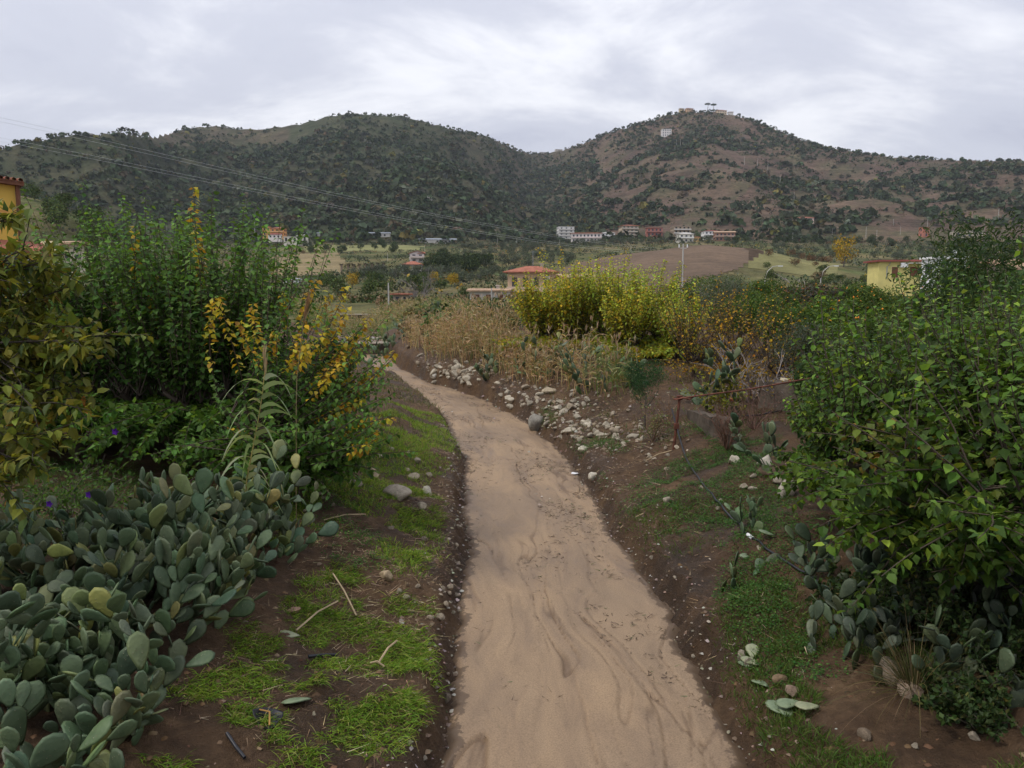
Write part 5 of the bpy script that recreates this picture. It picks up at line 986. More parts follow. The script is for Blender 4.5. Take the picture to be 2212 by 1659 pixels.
# ---------------------------------------------------------------- walls, post, hose and scraps on the banks
M_CONC = plain('concrete', (.105, .085, .066), .95, .1, .5, 1.8, .05, 9); M_RUST = plain('rusty_iron', (.12, .045, .028), .85, .3, .5, 8, .004, 60); M_HOSE = plain('black_rubber', (.018, .018, .022), .4, .4, .2, 5); M_WHITE = plain('white_plastic', (.75, .75, .74), .5, .3, .08, 3); M_CANE = plain('dry_cane', (.42, .32, .19), .7, .2, .3, 4)
def slab(mb, a, b, za, zb_, th, col=None, jag=0.0, n=1):
    """upright wall between two ground points with its own top heights, in n pieces"""
    a = np.array(a, float); b = np.array(b, float); t = unit(b - a); nn = np.array([-t[1], t[0]]) * th / 2
    f = np.linspace(0, 1, n + 1); tops = za + (zb_ - za) * f + jag * rng.normal(size=n + 1)
    pts = a[None] * (1 - f[:, None]) + b[None] * f[:, None]; bot = ground(pts[:, 0], pts[:, 1]) - .25
    V = np.concatenate([np.c_[pts - nn, bot], np.c_[pts + nn, bot], np.c_[pts + nn, tops], np.c_[pts - nn, tops]]); m = n + 1; i = np.arange(n)
    Q = np.concatenate([np.stack([i + k * m, i + 1 + k * m, i + 1 + ((k + 1) % 4) * m, i + ((k + 1) % 4) * m], 1) for k in range(4)] + [np.array([[0, m, 2 * m, 3 * m], [n, n + 3 * m, n + 2 * m, n + m]])]); mb.add(V, Q, col); return mb
def ruined_wall(name, lab, u0, v0, d0, u1, v1, d1, th=.3):
    A, B_ = at(u0, v0, d0), at(u1, v1, d1); base = np.array([(A[0] + B_[0]) / 2, (A[1] + B_[1]) / 2, 0]); r = thing(name, base, lab, 'wall'); mb = slab(MB(), A[:2], B_[:2], A[2], B_[2], th, None, .025, 8)
    o = obj('wall_body', mb.mesh('wall_body', M_CONC), r); o.location = (-base[0], -base[1], 0); return r
ruined_wall('concrete_wall', 'low stained concrete wall stub behind the rusty post', 1497, 886, 19.5, 1585, 905, 16.4)
ruined_wall('ruined_wall', 'dark crumbling wall behind the dead branches', 1650, 822, 21, 1790, 832, 19, .35)
ruined_wall('ruined_wall', 'pale broken wall end under the red tile', 1600, 845, 24, 1700, 825, 25, .3)
base = gp(1455, 972); r = thing('rusty_post', base, 'rusty iron post leaning at the edge of the far bank', 'post'); P = np.array([base, at(1461, 920, base[1]), at(1468, 862, base[1])]) - base; mb = MB(); mb.tube(P, [.036, .033, .03], 6); mb.box(P[2] + [0, 0, .03], [.06, .05, .05]); obj('shaft', mb.mesh('shaft', M_RUST), r)
mb = MB(); mb.box(P[1], [.055, .055, .06]); obj('clamp', mb.mesh('clamp', M_RUST), r)
A = at(1455, 862, base[1]); B_ = at(1780, 812, 16.5); r = thing('rusty_pipe', A, 'long rusty pipe resting on the iron post and running to the ruined wall', 'pipe'); mb = MB(); mb.tube(np.array([A, (A + B_) / 2 + [0, 0, -.04], B_]) - A, .02, 6); obj('pipe', mb.mesh('pipe', M_RUST), r)
mb = MB(); V, Q = tube(np.array([shoot(A, (.6, -.2, -.1), .6, 0, .35, 8)])[0] - A, .018, 4); mb.add(V, Q); obj('dead_vine', mb.mesh('dead_vine', M_RUST), r)
B0 = B_; P = np.array([[B0[0], B0[1], float(ground(B0[0], B0[1])) - .2], B0]); r = thing('rusty_post', P[0], 'rusty post holding the far end of the long pipe', 'post'); mb = MB(); mb.tube(P - P[0], .04, 6); obj('shaft', mb.mesh('shaft', M_RUST), r)
def hose(name, lab, pts, rad, lift=.03, mat=None, cat='hose'):
    ctrl = np.array([gp(u, v) + [0, 0, lift] if d is None else at(u, v, d) for u, v, d in pts]); P, _ = along(ctrl, np.linspace(0, 1, 50)); k = np.ones(7) / 7
    P = np.stack([np.convolve(np.pad(P[:, i], 3, mode='edge'), k, 'valid') for i in range(3)], 1)
    P[:, 2] = np.maximum(P[:, 2], ground(P[:, 0], P[:, 1]) + rad); mb = MB(); mb.tube(P - ctrl[0], rad, 6); r = thing(name, ctrl[0], lab, cat); obj('tube', mb.mesh('tube', mat or M_HOSE, True), r); return r, P, ctrl[0]
r, P, c0 = hose('black_hose', 'long black hose running down the far bank into the cactus', [(1448, 870, 19), (1462, 930, None), (1482, 1000, None), (1530, 1070, None), (1580, 1125, None), (1620, 1170, None), (1660, 1200, None), (1720, 1230, None), (1790, 1280, None), (1860, 1335, None), (1920, 1390, None)], .018)
for k in (33, 44): mb = MB(); mb.tube(np.array([P[k], P[k + 1]]) - c0, .03, 8); obj('joint', mb.mesh('joint', M_WHITE), r)
hose('black_hose', 'short black hose lying in front of the dry brown bush', [(1590, 902, None), (1640, 900, None), (1690, 890, None)], .02)
hose('hose_piece', 'curved piece of black hose on the near grassy slope', [(665, 1432, None), (685, 1422, None), (705, 1421, None), (728, 1424, None)], .018)
hose('hose_piece', 'black hose piece half buried in the near mud below the plastic scrap', [(490, 1600, None), (510, 1625, None), (530, 1655, None)], .016)
p = gp(573, 1565); r = thing('plastic_scrap', p, 'crumpled black plastic pot lying on the near mud', 'plastic scrap'); mb = MB(); a = np.linspace(0, 2 * math.pi, 13)[:-1]
ring = lambda rr, z, w: np.stack([np.cos(a) * rr * (1 + w * np.sin(3 * a)), np.sin(a) * rr * .8, z + .02 * np.cos(2 * a)], 1); R0, R1 = ring(.05, .0, .1), ring(.13, .07, .2); i = np.arange(12); j = (i + 1) % 12; mb.add(np.concatenate([R0, R1, R1 * .92, R0 * .9 + [0, 0, .015]]), np.concatenate([np.stack([i + k * 12, j + k * 12, j + (k + 1) * 12, i + (k + 1) * 12], 1) for k in range(3)])); mb.add(R0, np.arange(12)[None]); o = obj('shell', mb.mesh('shell', M_HOSE, True), r); o.rotation_euler = (.5, .3, .4)
mb = MB(); mb.tube(np.array([[-.05, .02, .1], [.06, -.05, .12], [.09, -.16, .06]]), .008, 5); obj('strap', mb.mesh('strap', plain('tan_strap', (.35, .2, .06), .6)), r)
p = gp(1247, 1026); r = thing('paper_scrap', p, 'crumpled white paper scrap at the far edge of the mud', 'paper'); X_, Y_ = np.meshgrid(np.linspace(-.16, .16, 6), np.linspace(-.1, .1, 5)); V, Q = grid_mesh(X_, Y_, .05 + .07 * fbm(X_ * 9, Y_ * 9, 2, 3) + .3 * np.maximum(X_, 0)); obj('sheet', MB().add(V, Q).mesh('sheet', M_WHITE), r)
for u, v, du, dv, lab in [(640, 1370, 90, -55, 'pale cane slanting up to the cactus thicket'), (770, 1340, -50, -90, 'cane lying down the straw slope'), (830, 1450, -30, 0, 'cane stub on the near slope'), (700, 1130, 90, -10, 'bent dry cane arching over the straw'), (818, 1440, 40, -38, 'short broken cane on the lime grass'), (1340, 1150, 50, -32, 'yellow cane lying on the far mud slope'), (1395, 1000, 55, -20, 'pale stick on top of the mossy boulder slope')]:
    A, B_ = gp(u, v), gp(u + du, v + dv) if du or dv else None; A[2] += .04; B_[2] += .06; r = thing('dry_cane', A, lab, 'cane', 'dry canes washed onto the banks'); mb = MB(); mb.tube(np.array([A, (A + B_) / 2 + [0, 0, .04], B_]) - A, .011, 5); obj('stick', mb.mesh('stick', M_CANE), r)
# weirs across the upper creek
for y_, z_, lab in [(58, .99, 'nearer concrete weir ledge across the upper creek'), (88, 2.42, 'farther concrete weir ledge across the upper creek')]:
    a, b = float(xl(y_)) - 1.2, float(xr(y_)) + 1.2; base = ((a + b) / 2, y_, z_); r = thing('creek_weir', base, lab, 'weir'); mb = MB(); mb.box((0, 0, -.45), ((b - a) / 2, .3, .40)); obj('body', mb.mesh('body', M_CONC), r); mb = MB(); mb.box((0, -.05, .02), ((b - a) / 2 + .1, .42, .06)); obj('ledge', mb.mesh('ledge', plain('pale_concrete', (.42, .36, .28), .85, .2, .25, 2)), r)
# stepped bed between and behind the weirs is stony
pebbles('rubble', 'stones covering the upper creek bed behind the weir', np.stack([(lambda y, f: xl(y) * (1 - f) + xr(y) * f)(yy := rng.uniform(58.5, 88, 900), rng.random(900)), yy, ground(0 * yy, yy) * 0 + zbed(yy)], 1), .05, .25)
# dry tussock in the shade
base = gp(1975, 1500); r = thing('grass_tussock', base, 'dry tussock of long arching blades in the shade', 'grass'); n = 300; a = rng.random(n) * 6.28; e = rng.uniform(.3, 3.2, n); mb = MB(); blades(mb, np.stack([np.cos(a) * .06, np.sin(a) * .06, np.zeros(n)], 1), np.stack([np.cos(a), np.sin(a), e], 1), rng.uniform(.5, 1.3, n), .006, rng.uniform(.1, .9, n), pick([(3, (.14, .11, .05)), (3, (.08, .085, .035)), (.6, (.26, .2, .11))], n), 5); obj('blades', mb.mesh('blades', M_LEAF), r)['kind'] = 'stuff'
# dead and bare shrubs
def bare_shrub(name, lab, u, d, h, n, spread, col, rad=.012, depth=2, leaf=None):
    base = gu(u, d); r = thing(name, base, lab, 'shrub'); mb = MB(); lv = []
    def rec(p, dr, ln, rr, k):
        P = shoot(p, dr, ln, .03, .16, 5); mb.tube(P, np.linspace(rr, rr * .5, 6), 4, np.array(col) * rng.uniform(.7, 1.3)); lv.append(P)
        if k > 0:
            for _ in range(3): f = rng.integers(2, 6); rec(P[f], unit(P[-1] - P[0]) + rng.normal(size=3) * .6, ln * rng.uniform(.45, .75), rr * .6, k - 1)
    for _ in range(n): a = rng.random() * 6.28; rec(np.array([0, 0, -.05]), (math.cos(a) * spread, math.sin(a) * spread, 1), h * rng.uniform(.5, .8), rad, depth)
    obj('twigs', mb.mesh('twigs', M_STEM), r)
    if leaf:
        Pp = np.concatenate(lv); idx = rng.integers(len(Pp), size=leaf[0]); m2 = MB(); leafset(m2, Pp[idx], rdir(len(idx)), rdir(len(idx)), leaf[1], leaf[1] * .7, pick(leaf[2], len(idx)), T_DI); obj('foliage', m2.mesh('foliage', M_LEAF), r)['kind'] = 'stuff'
    return r
bare_shrub('dead_bush', 'rust-brown dead bush in front of the concrete wall stub', 1572, 16.0, 1.0, 22, .5, (.14, .075, .05), .010, 2)
bare_shrub('dead_bush', 'tangle of brown dry vines hanging on the long pipe', 1630, 18, 1.1, 16, .8, (.13, .07, .05), .010, 2)
bare_shrub('fig_shrub', 'pale twisted bare branches above the ruined wall', 1620, 21.5, 1.7, 12, 1.0, (.24, .21, .19), .03, 2, (500, .09, PAL_SP))
bare_shrub('fig_shrub', 'grey bare shrub tangle before the red tile', 1690, 20.5, 1.3, 10, 1.1, (.22, .19, .18), .02, 2, (160, .08, PAL_SP))
bare_shrub('dry_weed', 'tall thin dry weed stalks beside the rusty post', 1410, 18.2, 1.0, 10, .25, (.13, .08, .05), .008, 2, (300, .05, PAL_REEDG))
bare_shrub('dry_weed', 'brown dry stalks below the feathery shrub', 1440, 19.2, .9, 8, .3, (.2, .12, .07), .008, 2)
bare_shrub('fig_shrub', 'low yellow-leaved shrub in front of the tall prickly pear', 1560, 19.5, 1.0, 12, .8, (.2, .16, .12), .015, 2, (700, .09, [(2, (.25, .24, .03)), (1, (.14, .17, .03))]))
bare_shrub('bare_tree', 'pale leafless shrub behind the red-roofed hut', 905, 118, 4.2, 12, .6, (.22, .19, .18), .06, 3)
bare_shrub('dead_tree', 'leafless dead tree with pale limbs above the citrus', 1735, 62, 4.4, 3, .45, (.26, .23, .2), .09, 2)
bare_shrub('dead_tree', 'small leafless tree with yellow tufts left of the dead tree', 1650, 66, 3.3, 5, .5, (.2, .15, .1), .06, 2, (300, .2, PAL_SP))
bare_shrub('bramble', 'dim weedy vine tangle behind the cactus thicket', 60, 9.6, 1.2, 16, .9, (.12, .10, .07), .01, 2, (900, .06, PAL_MUL))
bare_shrub('bramble', 'vine with small leaves draped on the bank behind the cactus', 150, 10.4, 1.0, 14, .9, (.12, .10, .07), .01, 2, (900, .06, PAL_MUL))
for u, d, h_, lab in [(1890, 8.0, .6, 'dark leafy bramble beneath the drooping mulberry twigs'), (1990, 7.9, .7, 'dark leafy bramble behind the tussock'), (2090, 7.4, .7, 'dark leafy bramble right of the tussock'), (2170, 6.9, .7, 'dark leafy bramble by the picture edge under the mulberry'), (2120, 6.2, .5, 'dark leafy bramble in the bottom corner'), (1830, 8.8, .5, 'dark leafy bramble beside the hose'), (2040, 6.6, .35, 'low dark bramble below the tussock')]: bare_shrub('bramble', lab, u, d, h_, 12, .9, (.07, .06, .04), .008, 2, (1500, .06, [(3, (.035, .06, .02)), (2, (.055, .09, .025)), (.5, (.10, .10, .03))]))
M_VIO = plain('violet_petal', (.16, .03, .42), .6, .2, .1, 3)
for u, v, lab in [(108, 1088, 'violet flower in the vines, lower one'), (250, 932, 'violet flower high in the vines'), (193, 973 + 95, 'violet flower in the vines, nearest the cactus')]:
    p = at(u, v, 9.0); r = thing('violet_flower', p, lab, 'flower', 'violet flowers in the vines')
    for k in range(5): mb = MB(); aa = k * 1.2566; leafset(mb, np.zeros((1, 3)), np.array([[math.cos(aa), -.5, math.sin(aa)]]), np.array([[0, -1., 0]]), .05, .045, np.ones((1, 3)), T_DI); obj('petal', mb.mesh('petal', M_VIO), r)
# broken tiles and pallet by the ruined wall
M_TERRA = plain('terracotta', (.38, .14, .075), .85, .15, .3, 2, .02, 25)
for u, v, d, col, lab in [(1724, 797, 20, M_TERRA, 'red tile lying on top of the ruined wall'), (1722, 801, 19.7, plain('cream_board', (.6, .52, .36), .7), 'cream board lying below the red tile'), (1570, 868, 18.5, M_TERRA, 'broken terracotta pieces on the ground behind the wall stub'), (1640, 858, 18, plain('grey_board', (.42, .36, .34), .8), 'tilted pinkish board leaning behind the dry vines')]:
    p = (at(1650, 822, 21) * .47 + at(1790, 832, 19) * .53 + [0, 0, .05]) if d == 20 else (at(1650, 822, 21) * .6 + at(1790, 832, 19) * .4 + [0, 0, .05]) if d == 19.7 else gp(u, v) + [0, 0, .08]; r = thing('building_scrap', p, lab, 'rubble'); mb = MB(); mb.box((0, 0, 0), (.19, .09, .03), None, .2); o = obj('slab', mb.mesh('slab', col), r); o.rotation_euler = (.1, .2, .1)
    mb = MB(); mb.box((.1, .1, -.08), (.13, .06, .025), None, -.3); obj('slab', mb.mesh('slab', col), r)
# ---------------------------------------------------------------- buildings
_mc = {}
def wallm(col, rough=.9):
    k = tuple(round(c, 3) for c in col)
    if k not in _mc: _mc[k] = plain('plaster', col, rough, .15, .12, .6, .02, 6)
    return _mc[k]
M_GLASS = plain('window_glass', (.035, .04, .05), .25, .5, .3, 1); M_SHUT = plain('brown_shutter', (.16, .07, .04), .7, .2, .2, 2); M_TILE = plain('roof_tiles', (.33, .13, .085), .9, .1, .35, 1.5, .05, 5); M_TILE2 = plain('old_roof_tiles', (.40, .27, .18), .9, .1, .4, 2.0, .06, 5); M_DTILE = plain('dull_red_roof', (.26, .085, .07), .9, .1, .3, 1.2, .04, 5); M_SLAB = plain('pale_slab', (.55, .52, .48), .9, .1, .15, 1); M_METAL = plain('grey_sheet', (.30, .33, .37), .5, .4, .2, .5); M_DARK = plain('dark_opening', (.02, .02, .02), .9, .1, .2, 1)
ME_BOX = {}
def ubox(mat, name):
    k = (mat.name, name)
    if k not in ME_BOX: ME_BOX[k] = MB().box((0, 0, 0), (.5, .5, .5)).mesh(name, mat)
    return ME_BOX[k]
def pbox(name, mat, parent, c, s):
    o = obj(name, ubox(mat, name), parent, tuple(float(x) for x in c)); o.scale = tuple(float(x) for x in s); return o
def hip_roof(w, d, rise, ov, ridge=None, th=.18):
    W2, D2 = w / 2 + ov, d / 2 + ov; rl = max(W2 - D2, 0) if ridge is None else ridge
    V = [(-W2, -D2, 0), (W2, -D2, 0), (W2, D2, 0), (-W2, D2, 0), (-W2, -D2, th), (W2, -D2, th), (W2, D2, th), (-W2, D2, th), (-rl, 0, rise), (rl, 0, rise)]
    return MB().add(V, [np.array([[3, 2, 1, 0], [0, 1, 5, 4], [1, 2, 6, 5], [2, 3, 7, 6], [3, 0, 4, 7], [4, 5, 9, 8], [6, 7, 8, 9]]), np.array([[5, 6, 9], [7, 4, 8]])])
def gable_roof(w, d, rise, ov, axis='x', th=.2):
    if axis == 'x': prof = [(-d / 2 - ov, 0), (0, rise), (d / 2 + ov, 0)]; L2 = w / 2 + ov; f = lambda s, a, z: (s * L2, a, z)
    else: prof = [(-w / 2 - ov, 0), (0, rise), (w / 2 + ov, 0)]; L2 = d / 2 + ov; f = lambda s, a, z: (a, s * L2, z)
    V = [f(s, a, z + t) for s in (-1, 1) for t in (0, th) for a, z in prof]
    return MB().add(V, [np.array([[0, 1, 7, 6], [1, 2, 8, 7], [3, 9, 10, 4], [4, 10, 11, 5], [0, 6, 9, 3], [2, 5, 11, 8], [0, 3, 4, 1], [1, 4, 5, 2], [6, 7, 10, 9], [7, 8, 11, 10]])])
def gable_wall(w, d, h, rise, axis='x'):
    V = [(sx * w / 2, sy * d / 2, z) for z in (-2.5, h) for sx, sy in ((-1, -1), (1, -1), (1, 1), (-1, 1))]; mb = MB().add(V, np.array([[0, 1, 5, 4], [1, 2, 6, 5], [2, 3, 7, 6], [3, 0, 4, 7]]))
    if rise > 0:
        if axis == 'x': mb.add([(-w / 2, -d / 2, h), (-w / 2, d / 2, h), (-w / 2, 0, h + rise), (w / 2, -d / 2, h), (w / 2, d / 2, h), (w / 2, 0, h + rise)], np.array([[0, 1, 2], [3, 4, 5]]))
        else: mb.add([(-w / 2, -d / 2, h), (w / 2, -d / 2, h), (0, -d / 2, h + rise), (-w / 2, d / 2, h), (w / 2, d / 2, h), (0, d / 2, h + rise)], np.array([[0, 1, 2], [3, 4, 5]]))
    else: mb.add([(-w / 2, -d / 2, h), (w / 2, -d / 2, h), (w / 2, d / 2, h), (-w / 2, d / 2, h)], np.array([[0, 1, 2, 3]]))
    return mb
def building(name, lab, u0, u1, vt, vb, d=None, dep=.8, wall=(.6, .55, .48), roof='hip', rise=.18, ov=.6, rmat=None, st=2, nf=3, ns=2, rz=0.0, balc=(), cat='house', winm=None, axis='x', chim=False, bcol=None, win=(.42, .5), group=None, wmat=None):
    uc = (u0 + u1) / 2; p = gp(uc, vb, 40) if d is None else at(uc, vb, d); D_ = p[1]; w = (u1 - u0) / F * D_ / (abs(math.cos(rz)) + dep * abs(math.sin(rz))); h = (vb - vt) / F * D_; dp = w * dep
    r = thing(name, p + np.array([0, dp * .5, 0]), lab, cat, group); r.rotation_euler = (0, 0, rz); rs = rise * w
    obj('wall', gable_wall(w, dp, h, rs * .97 if roof == 'gable' else 0, axis).mesh('wall', wmat or wallm(wall)), r)
    if roof == 'hip': ro = obj('roof', hip_roof(w, dp, rs, ov).mesh('roof', rmat or M_TILE), r, (0, 0, h + .003))
    elif roof == 'gable': ro = obj('roof', gable_roof(w, dp, rs, ov, axis).mesh('roof', rmat or M_TILE), r, (0, 0, h + .003))
    else: ro = pbox('roof', rmat or M_SLAB, r, (0, 0, h + .13), (w + ov, dp + ov, .25))
    if chim: c = obj('chimney', MB().box((0, 0, 0), (.3, .3, .6)).box((0, 0, .7), (.42, .42, .08)).mesh('chimney', wallm((.5, .45, .4))), r, (w * .22, 0, h + rs * .75))
    sh = h / st; wm = winm or M_GLASS
    for k in range(st):
        zc = sh * (k + .52)
        for i in range(nf):
            x = (-.5 + (i + .5) / nf) * w * .94; door = (k in balc)
            pbox('window', wm, r, (x, -dp / 2 - .01, zc - (.1 * sh if door else 0)), (min(w / nf * win[0], 1.5), .12, sh * (win[1] + (.18 if door else 0))))
        for i in range(ns):
            for s in (-1, 1): pbox('window', wm, r, (s * (w / 2 + .01), (-.5 + (i + .5) / ns) * dp * .9, zc), (.12, min(dp / ns * .4, 1.3), sh * win[1]))
        if k in balc:
            mb = MB(); mb.box((0, 0, 0), (w * .5, .65, .09)); b_ = obj('balcony', mb.mesh('balcony', wallm(bcol or (.6, .57, .52))), r, (0, -dp / 2 - .66, sh * k + .1)); pbox('parapet', wallm(bcol or (.6, .57, .52)), b_, (0, -.6, .5), (w, .08, .82)); KIDS
    return r, w, dp, h, D_
# far apartment houses under the mountain
building('tower_block', 'tall white apartment block, leftmost of the hillside row', 1204, 1240, 491, 523, None, .7, (.72, .70, .66), 'flat', 0, .5, M_SLAB, 5, 3, 3, .12, (1, 2, 3, 4), 'apartment block')
building('long_house', 'long white and pink house with red roof beside the tower block', 1234, 1300, 505, 524, None, .3, (.74, .68, .63), 'hip', .035, .8, M_TILE, 2, 8, 2, -.06, (1,), 'house', bcol=(.74, .62, .58))
building('white_villa', 'white villa with arched terrace right of the long pink house', 1297, 1328, 504, 518, None, .8, (.78, .77, .74), 'hip', .10, .5, M_SLAB, 2, 4, 2, .1, (1,), 'house', bcol=(.78, .77, .75))
building('apartment_block', 'beige four-storey apartment block with red hip roof', 1340, 1379, 489, 516, None, .8, (.52, .42, .30), 'hip', .09, 1.0, M_TILE, 4, 4, 3, .1, (1, 2, 3), 'apartment block', bcol=(.50, .44, .36))
building('red_house', 'reddish house wrapped in scaffolding in the hillside row', 1397, 1432, 493, 511, None, .7, (.42, .16, .12), 'hip', .05, .5, M_DTILE, 2, 4, 2, -.05, (1,), 'house', bcol=(.34, .16, .13))
building('unfinished_block', 'unfinished brown concrete block with open floors', 1453, 1492, 490, 513, None, .7, (.36, .28, .20), 'flat', 0, .4, wallm((.34, .28, .22)), 3, 4, 3, .08, (1, 2), 'apartment block', winm=M_DARK, win=(.62, .6))
building('white_villa', 'white and yellow villa in front of the unfinished block', 1464, 1498, 506, 524, None, .7, (.74, .70, .60), 'hip', .12, .6, M_SLAB, 2, 3, 2, .12, (1,), 'house', bcol=(.78, .76, .72))
building('yellow_annex', 'low orange-yellow annex beside the white and yellow villa', 1497, 1513, 513, 522, None, .8, (.66, .42, .17), 'hip', .12, .4, M_TILE, 1, 3, 1, .12)
building('white_villa', 'white villa with red roof next to the brick house', 1520, 1556, 500, 517, None, .7, (.76, .74, .70), 'hip', .08, .5, M_DTILE, 2, 4, 2, .05, (1,), 'house', bcol=(.78, .76, .74))
building('brick_house', 'brick-red house with broad tiled roof at the end of the hillside row', 1545, 1590, 503, 521, None, .6, (.36, .20, .14), 'gable', .08, .7, M_TILE2, 2, 5, 2, -.12, (1,), 'house', bcol=(.42, .30, .24))
building('farmhouse', 'pink farmhouse with red roof alone above the dark tree belt', 1720, 1760, 472, 484, None, .6, (.66, .50, .42), 'hip', .09, .6, M_TILE, 2, 4, 2, -.15)
building('cabin', 'small red-orange cabin among the olives', 1990, 2008, 492, 513, None, .9, (.42, .17, .12), 'flat', 0, .3, wallm((.40, .18, .13)), 2, 1, 1, .25)
building('flat_house', 'long beige flat-roofed building among dark trees', 2064, 2126, 499, 516, None, .4, (.45, .40, .31), 'flat', 0, .9, wallm((.22, .19, .17)), 1, 5, 2, -.12)
building('farmhouse', 'yellow-orange two-storey farmhouse at the wood edge', 566, 584, 491, 510, 610, .8, (.70, .42, .14), 'hip', .14, .5, M_TILE, 2, 2, 2, .15)
building('farmhouse', 'orange farmhouse with balcony beside the yellow one', 584, 615, 494, 510, 606, .6, (.66, .30, .10), 'hip', .10, .6, M_TILE, 2, 3, 2, -.1, (1,), bcol=(.60, .34, .16))
building('outbuilding', 'low white outbuilding below the orange farmhouse', 579, 606, 507, 515, 585, .5, (.72, .66, .62), 'gable', .10, .4, M_DTILE, 1, 3, 1, .05)
building('outbuilding', 'pale arched outbuilding beside the low white one', 613, 642, 512, 524, 575, .5, (.58, .54, .46), 'flat', 0, .4, M_SLAB, 1, 3, 1, 0, winm=M_DARK, win=(.6, .62))
building('outbuilding', 'cream shed with arches farther along the terrace', 640, 664, 509, 523, 585, .6, (.62, .58, .50), 'hip', .1, .4, M_SLAB, 1, 2, 1, .1, winm=M_DARK, win=(.5, .6))
for u0, u1, v, lab in [(655, 690, 508, 'grey sheet-metal shed roof behind the cream shed'), (780, 842, 509, 'long pale sheet-metal shed at the foot of the wood'), (905, 985, 522, 'low grey sheet-metal fence at the terrace edge')]: building('metal_shed', lab, u0, u1, v - 4, v + 4, None, .2, (.48, .46, .42), 'gable', .03, .4, M_METAL, 1, 3, 0, .06, cat='shed')
# summit houses
for u0, u1, vt, vb, wc, rm, lab in [(1466, 1479, 232, 243, (.62, .48, .28), M_TILE2, 'tall yellow house on the summit, leftmost'), (1480, 1499, 232, 244, (.62, .40, .24), M_TILE, 'orange house on the summit beside the tall yellow one'), (1546, 1571, 236, 246, (.66, .52, .36), M_TILE, 'long pale house on the summit beside the pines'), (1572, 1586, 239, 247, (.70, .66, .60), M_TILE2, 'white house on the summit, farthest from the tall yellow house'), (1377, 1390, 262, 268, (.64, .62, .60), M_SLAB, 'pale house on the skyline left of the summit'), (1428, 1439, 250, 257, (.62, .56, .48), M_SLAB, 'small pale house on the ridge below the summit'),
        (1429, 1451, 279, 294, (.72, .68, .64), M_SLAB, 'white four-storey house on the slope below the summit'), (1164, 1182, 328, 334, (.66, .63, .60), M_SLAB, 'pale house in the saddle between the mountains'), (1198, 1216, 322, 328, (.62, .56, .48), M_SLAB, 'low tan house right of the saddle'), (1863, 1885, 330, 338, (.70, .66, .58), M_SLAB, 'long pale house on the right-hand ridge'), (1893, 1907, 336, 342, (.66, .60, .52), M_TILE2, 'small house on the ridge beside the long pale house'), (2155, 2170, 344, 350, (.55, .50, .45), M_SLAB, 'grey house on the far end of the ridge'), (920, 934, 423, 430, (.55, .52, .48), M_SLAB, 'small ruined white hut on the terraced slope'), (2185, 2205, 346, 352, (.5, .45, .4), M_DTILE, 'dark-roofed house on the far end of the ridge')]:
    d_ = float(np.interp((u0 + u1) / 2, RU, RD)) - (3 if vb < 350 else 0)
    building('hill_house', lab, u0 + 1, u1 - 1, vt + (3 if vb < 250 else 1), vb + 1, None if (vb > 285 and u0 < 1860 and not 1150 < u0 < 1230) else d_, .6, wc, 'hip' if rm is not M_SLAB else 'flat', .12, .6, rm, 3 if vb - vt > 12 else 2, 4, 2, rng.uniform(-.25, .25))
# valley houses
r, w, dp, h, D_ = building('villa', 'peach villa with hipped red roof and long balcony beside the yellow bushes', 1097, 1203, 590, 672, 150, .75, (.60, .42, .28), 'hip', .155, .9, M_TILE, 2, 4, 2, -.10, (1,), 'house', chim=True, bcol=(.60, .45, .34))
mb = MB(); mb.tube(np.array([[0, 0, 0], [0, 0, 3]]), .04, 5); mb.box((0, 0, 2.7), (.6, .03, .02)); obj('aerial', mb.mesh('aerial', M_METAL), r, (w * .02, 0, h + .155 * w)); pbox('air_conditioner', M_WHITE, r, (w * .36, -dp / 2 - .2, h * .86), (.9, .35, .6))
mb = MB(); a = np.linspace(0, 6.283, 13)[:-1]; mb.add(np.concatenate([[[0, .1, 0]], np.stack([np.cos(a) * .5, -.05 + 0 * a, np.sin(a) * .5], 1)]), np.stack([np.zeros(12, int), 1 + np.arange(12), 1 + (np.arange(12) + 1) % 12], 1)); ME_DISH = mb.mesh('dish', M_WHITE, True); obj('dish', ME_DISH, r, (w * .5 + .3, -dp * .3, h * .72))
building('old_house', 'old tan house with broken tiled roof behind the yellow bushes', 1203, 1285, 602, 672, 145, .7, (.42, .31, .20), 'gable', .10, .5, M_TILE2, 2, 3, 2, .25, (), 'house', winm=M_DARK, win=(.3, .42))
building('cottage', 'cream cottage with low tiled roof and brown shutters', 1015, 1102, 630, 658, 118, .6, (.60, .54, .46), 'gable', .05, .5, M_TILE2, 1, 3, 2, -.12, (), 'house', winm=M_SHUT, chim=True)
building('hut', 'low hut of which the red roof shows above the reeds', 846, 884, 637, 655, 112, .7, (.38, .32, .26), 'hip', .10, .5, M_TILE, 1, 2, 1, .15, (), 'hut')
building('shed', 'small white gabled shed below the dry meadow', 612, 645, 604, 613, None, .7, (.74, .74, .75), 'gable', .10, .3, plain('white_roof', (.7, .7, .72), .7), 1, 1, 1, .05, (), 'shed', axis='y')
r, w, dp, h, D_ = building('villa', 'white and pink villa with orange gabled roofs above the pavilion', 882, 916, 548, 567, None, .8, (.66, .58, .55), 'gable', .17, .5, M_TILE, 2, 2, 2, .2, (1,), 'house', axis='y', bcol=(.6, .5, .45)); obj('side_roof', gable_roof(w * .5, dp * .8, w * .12, .3).mesh('side_roof', M_TILE), r, (w * .3, -dp * .1, h * .98))
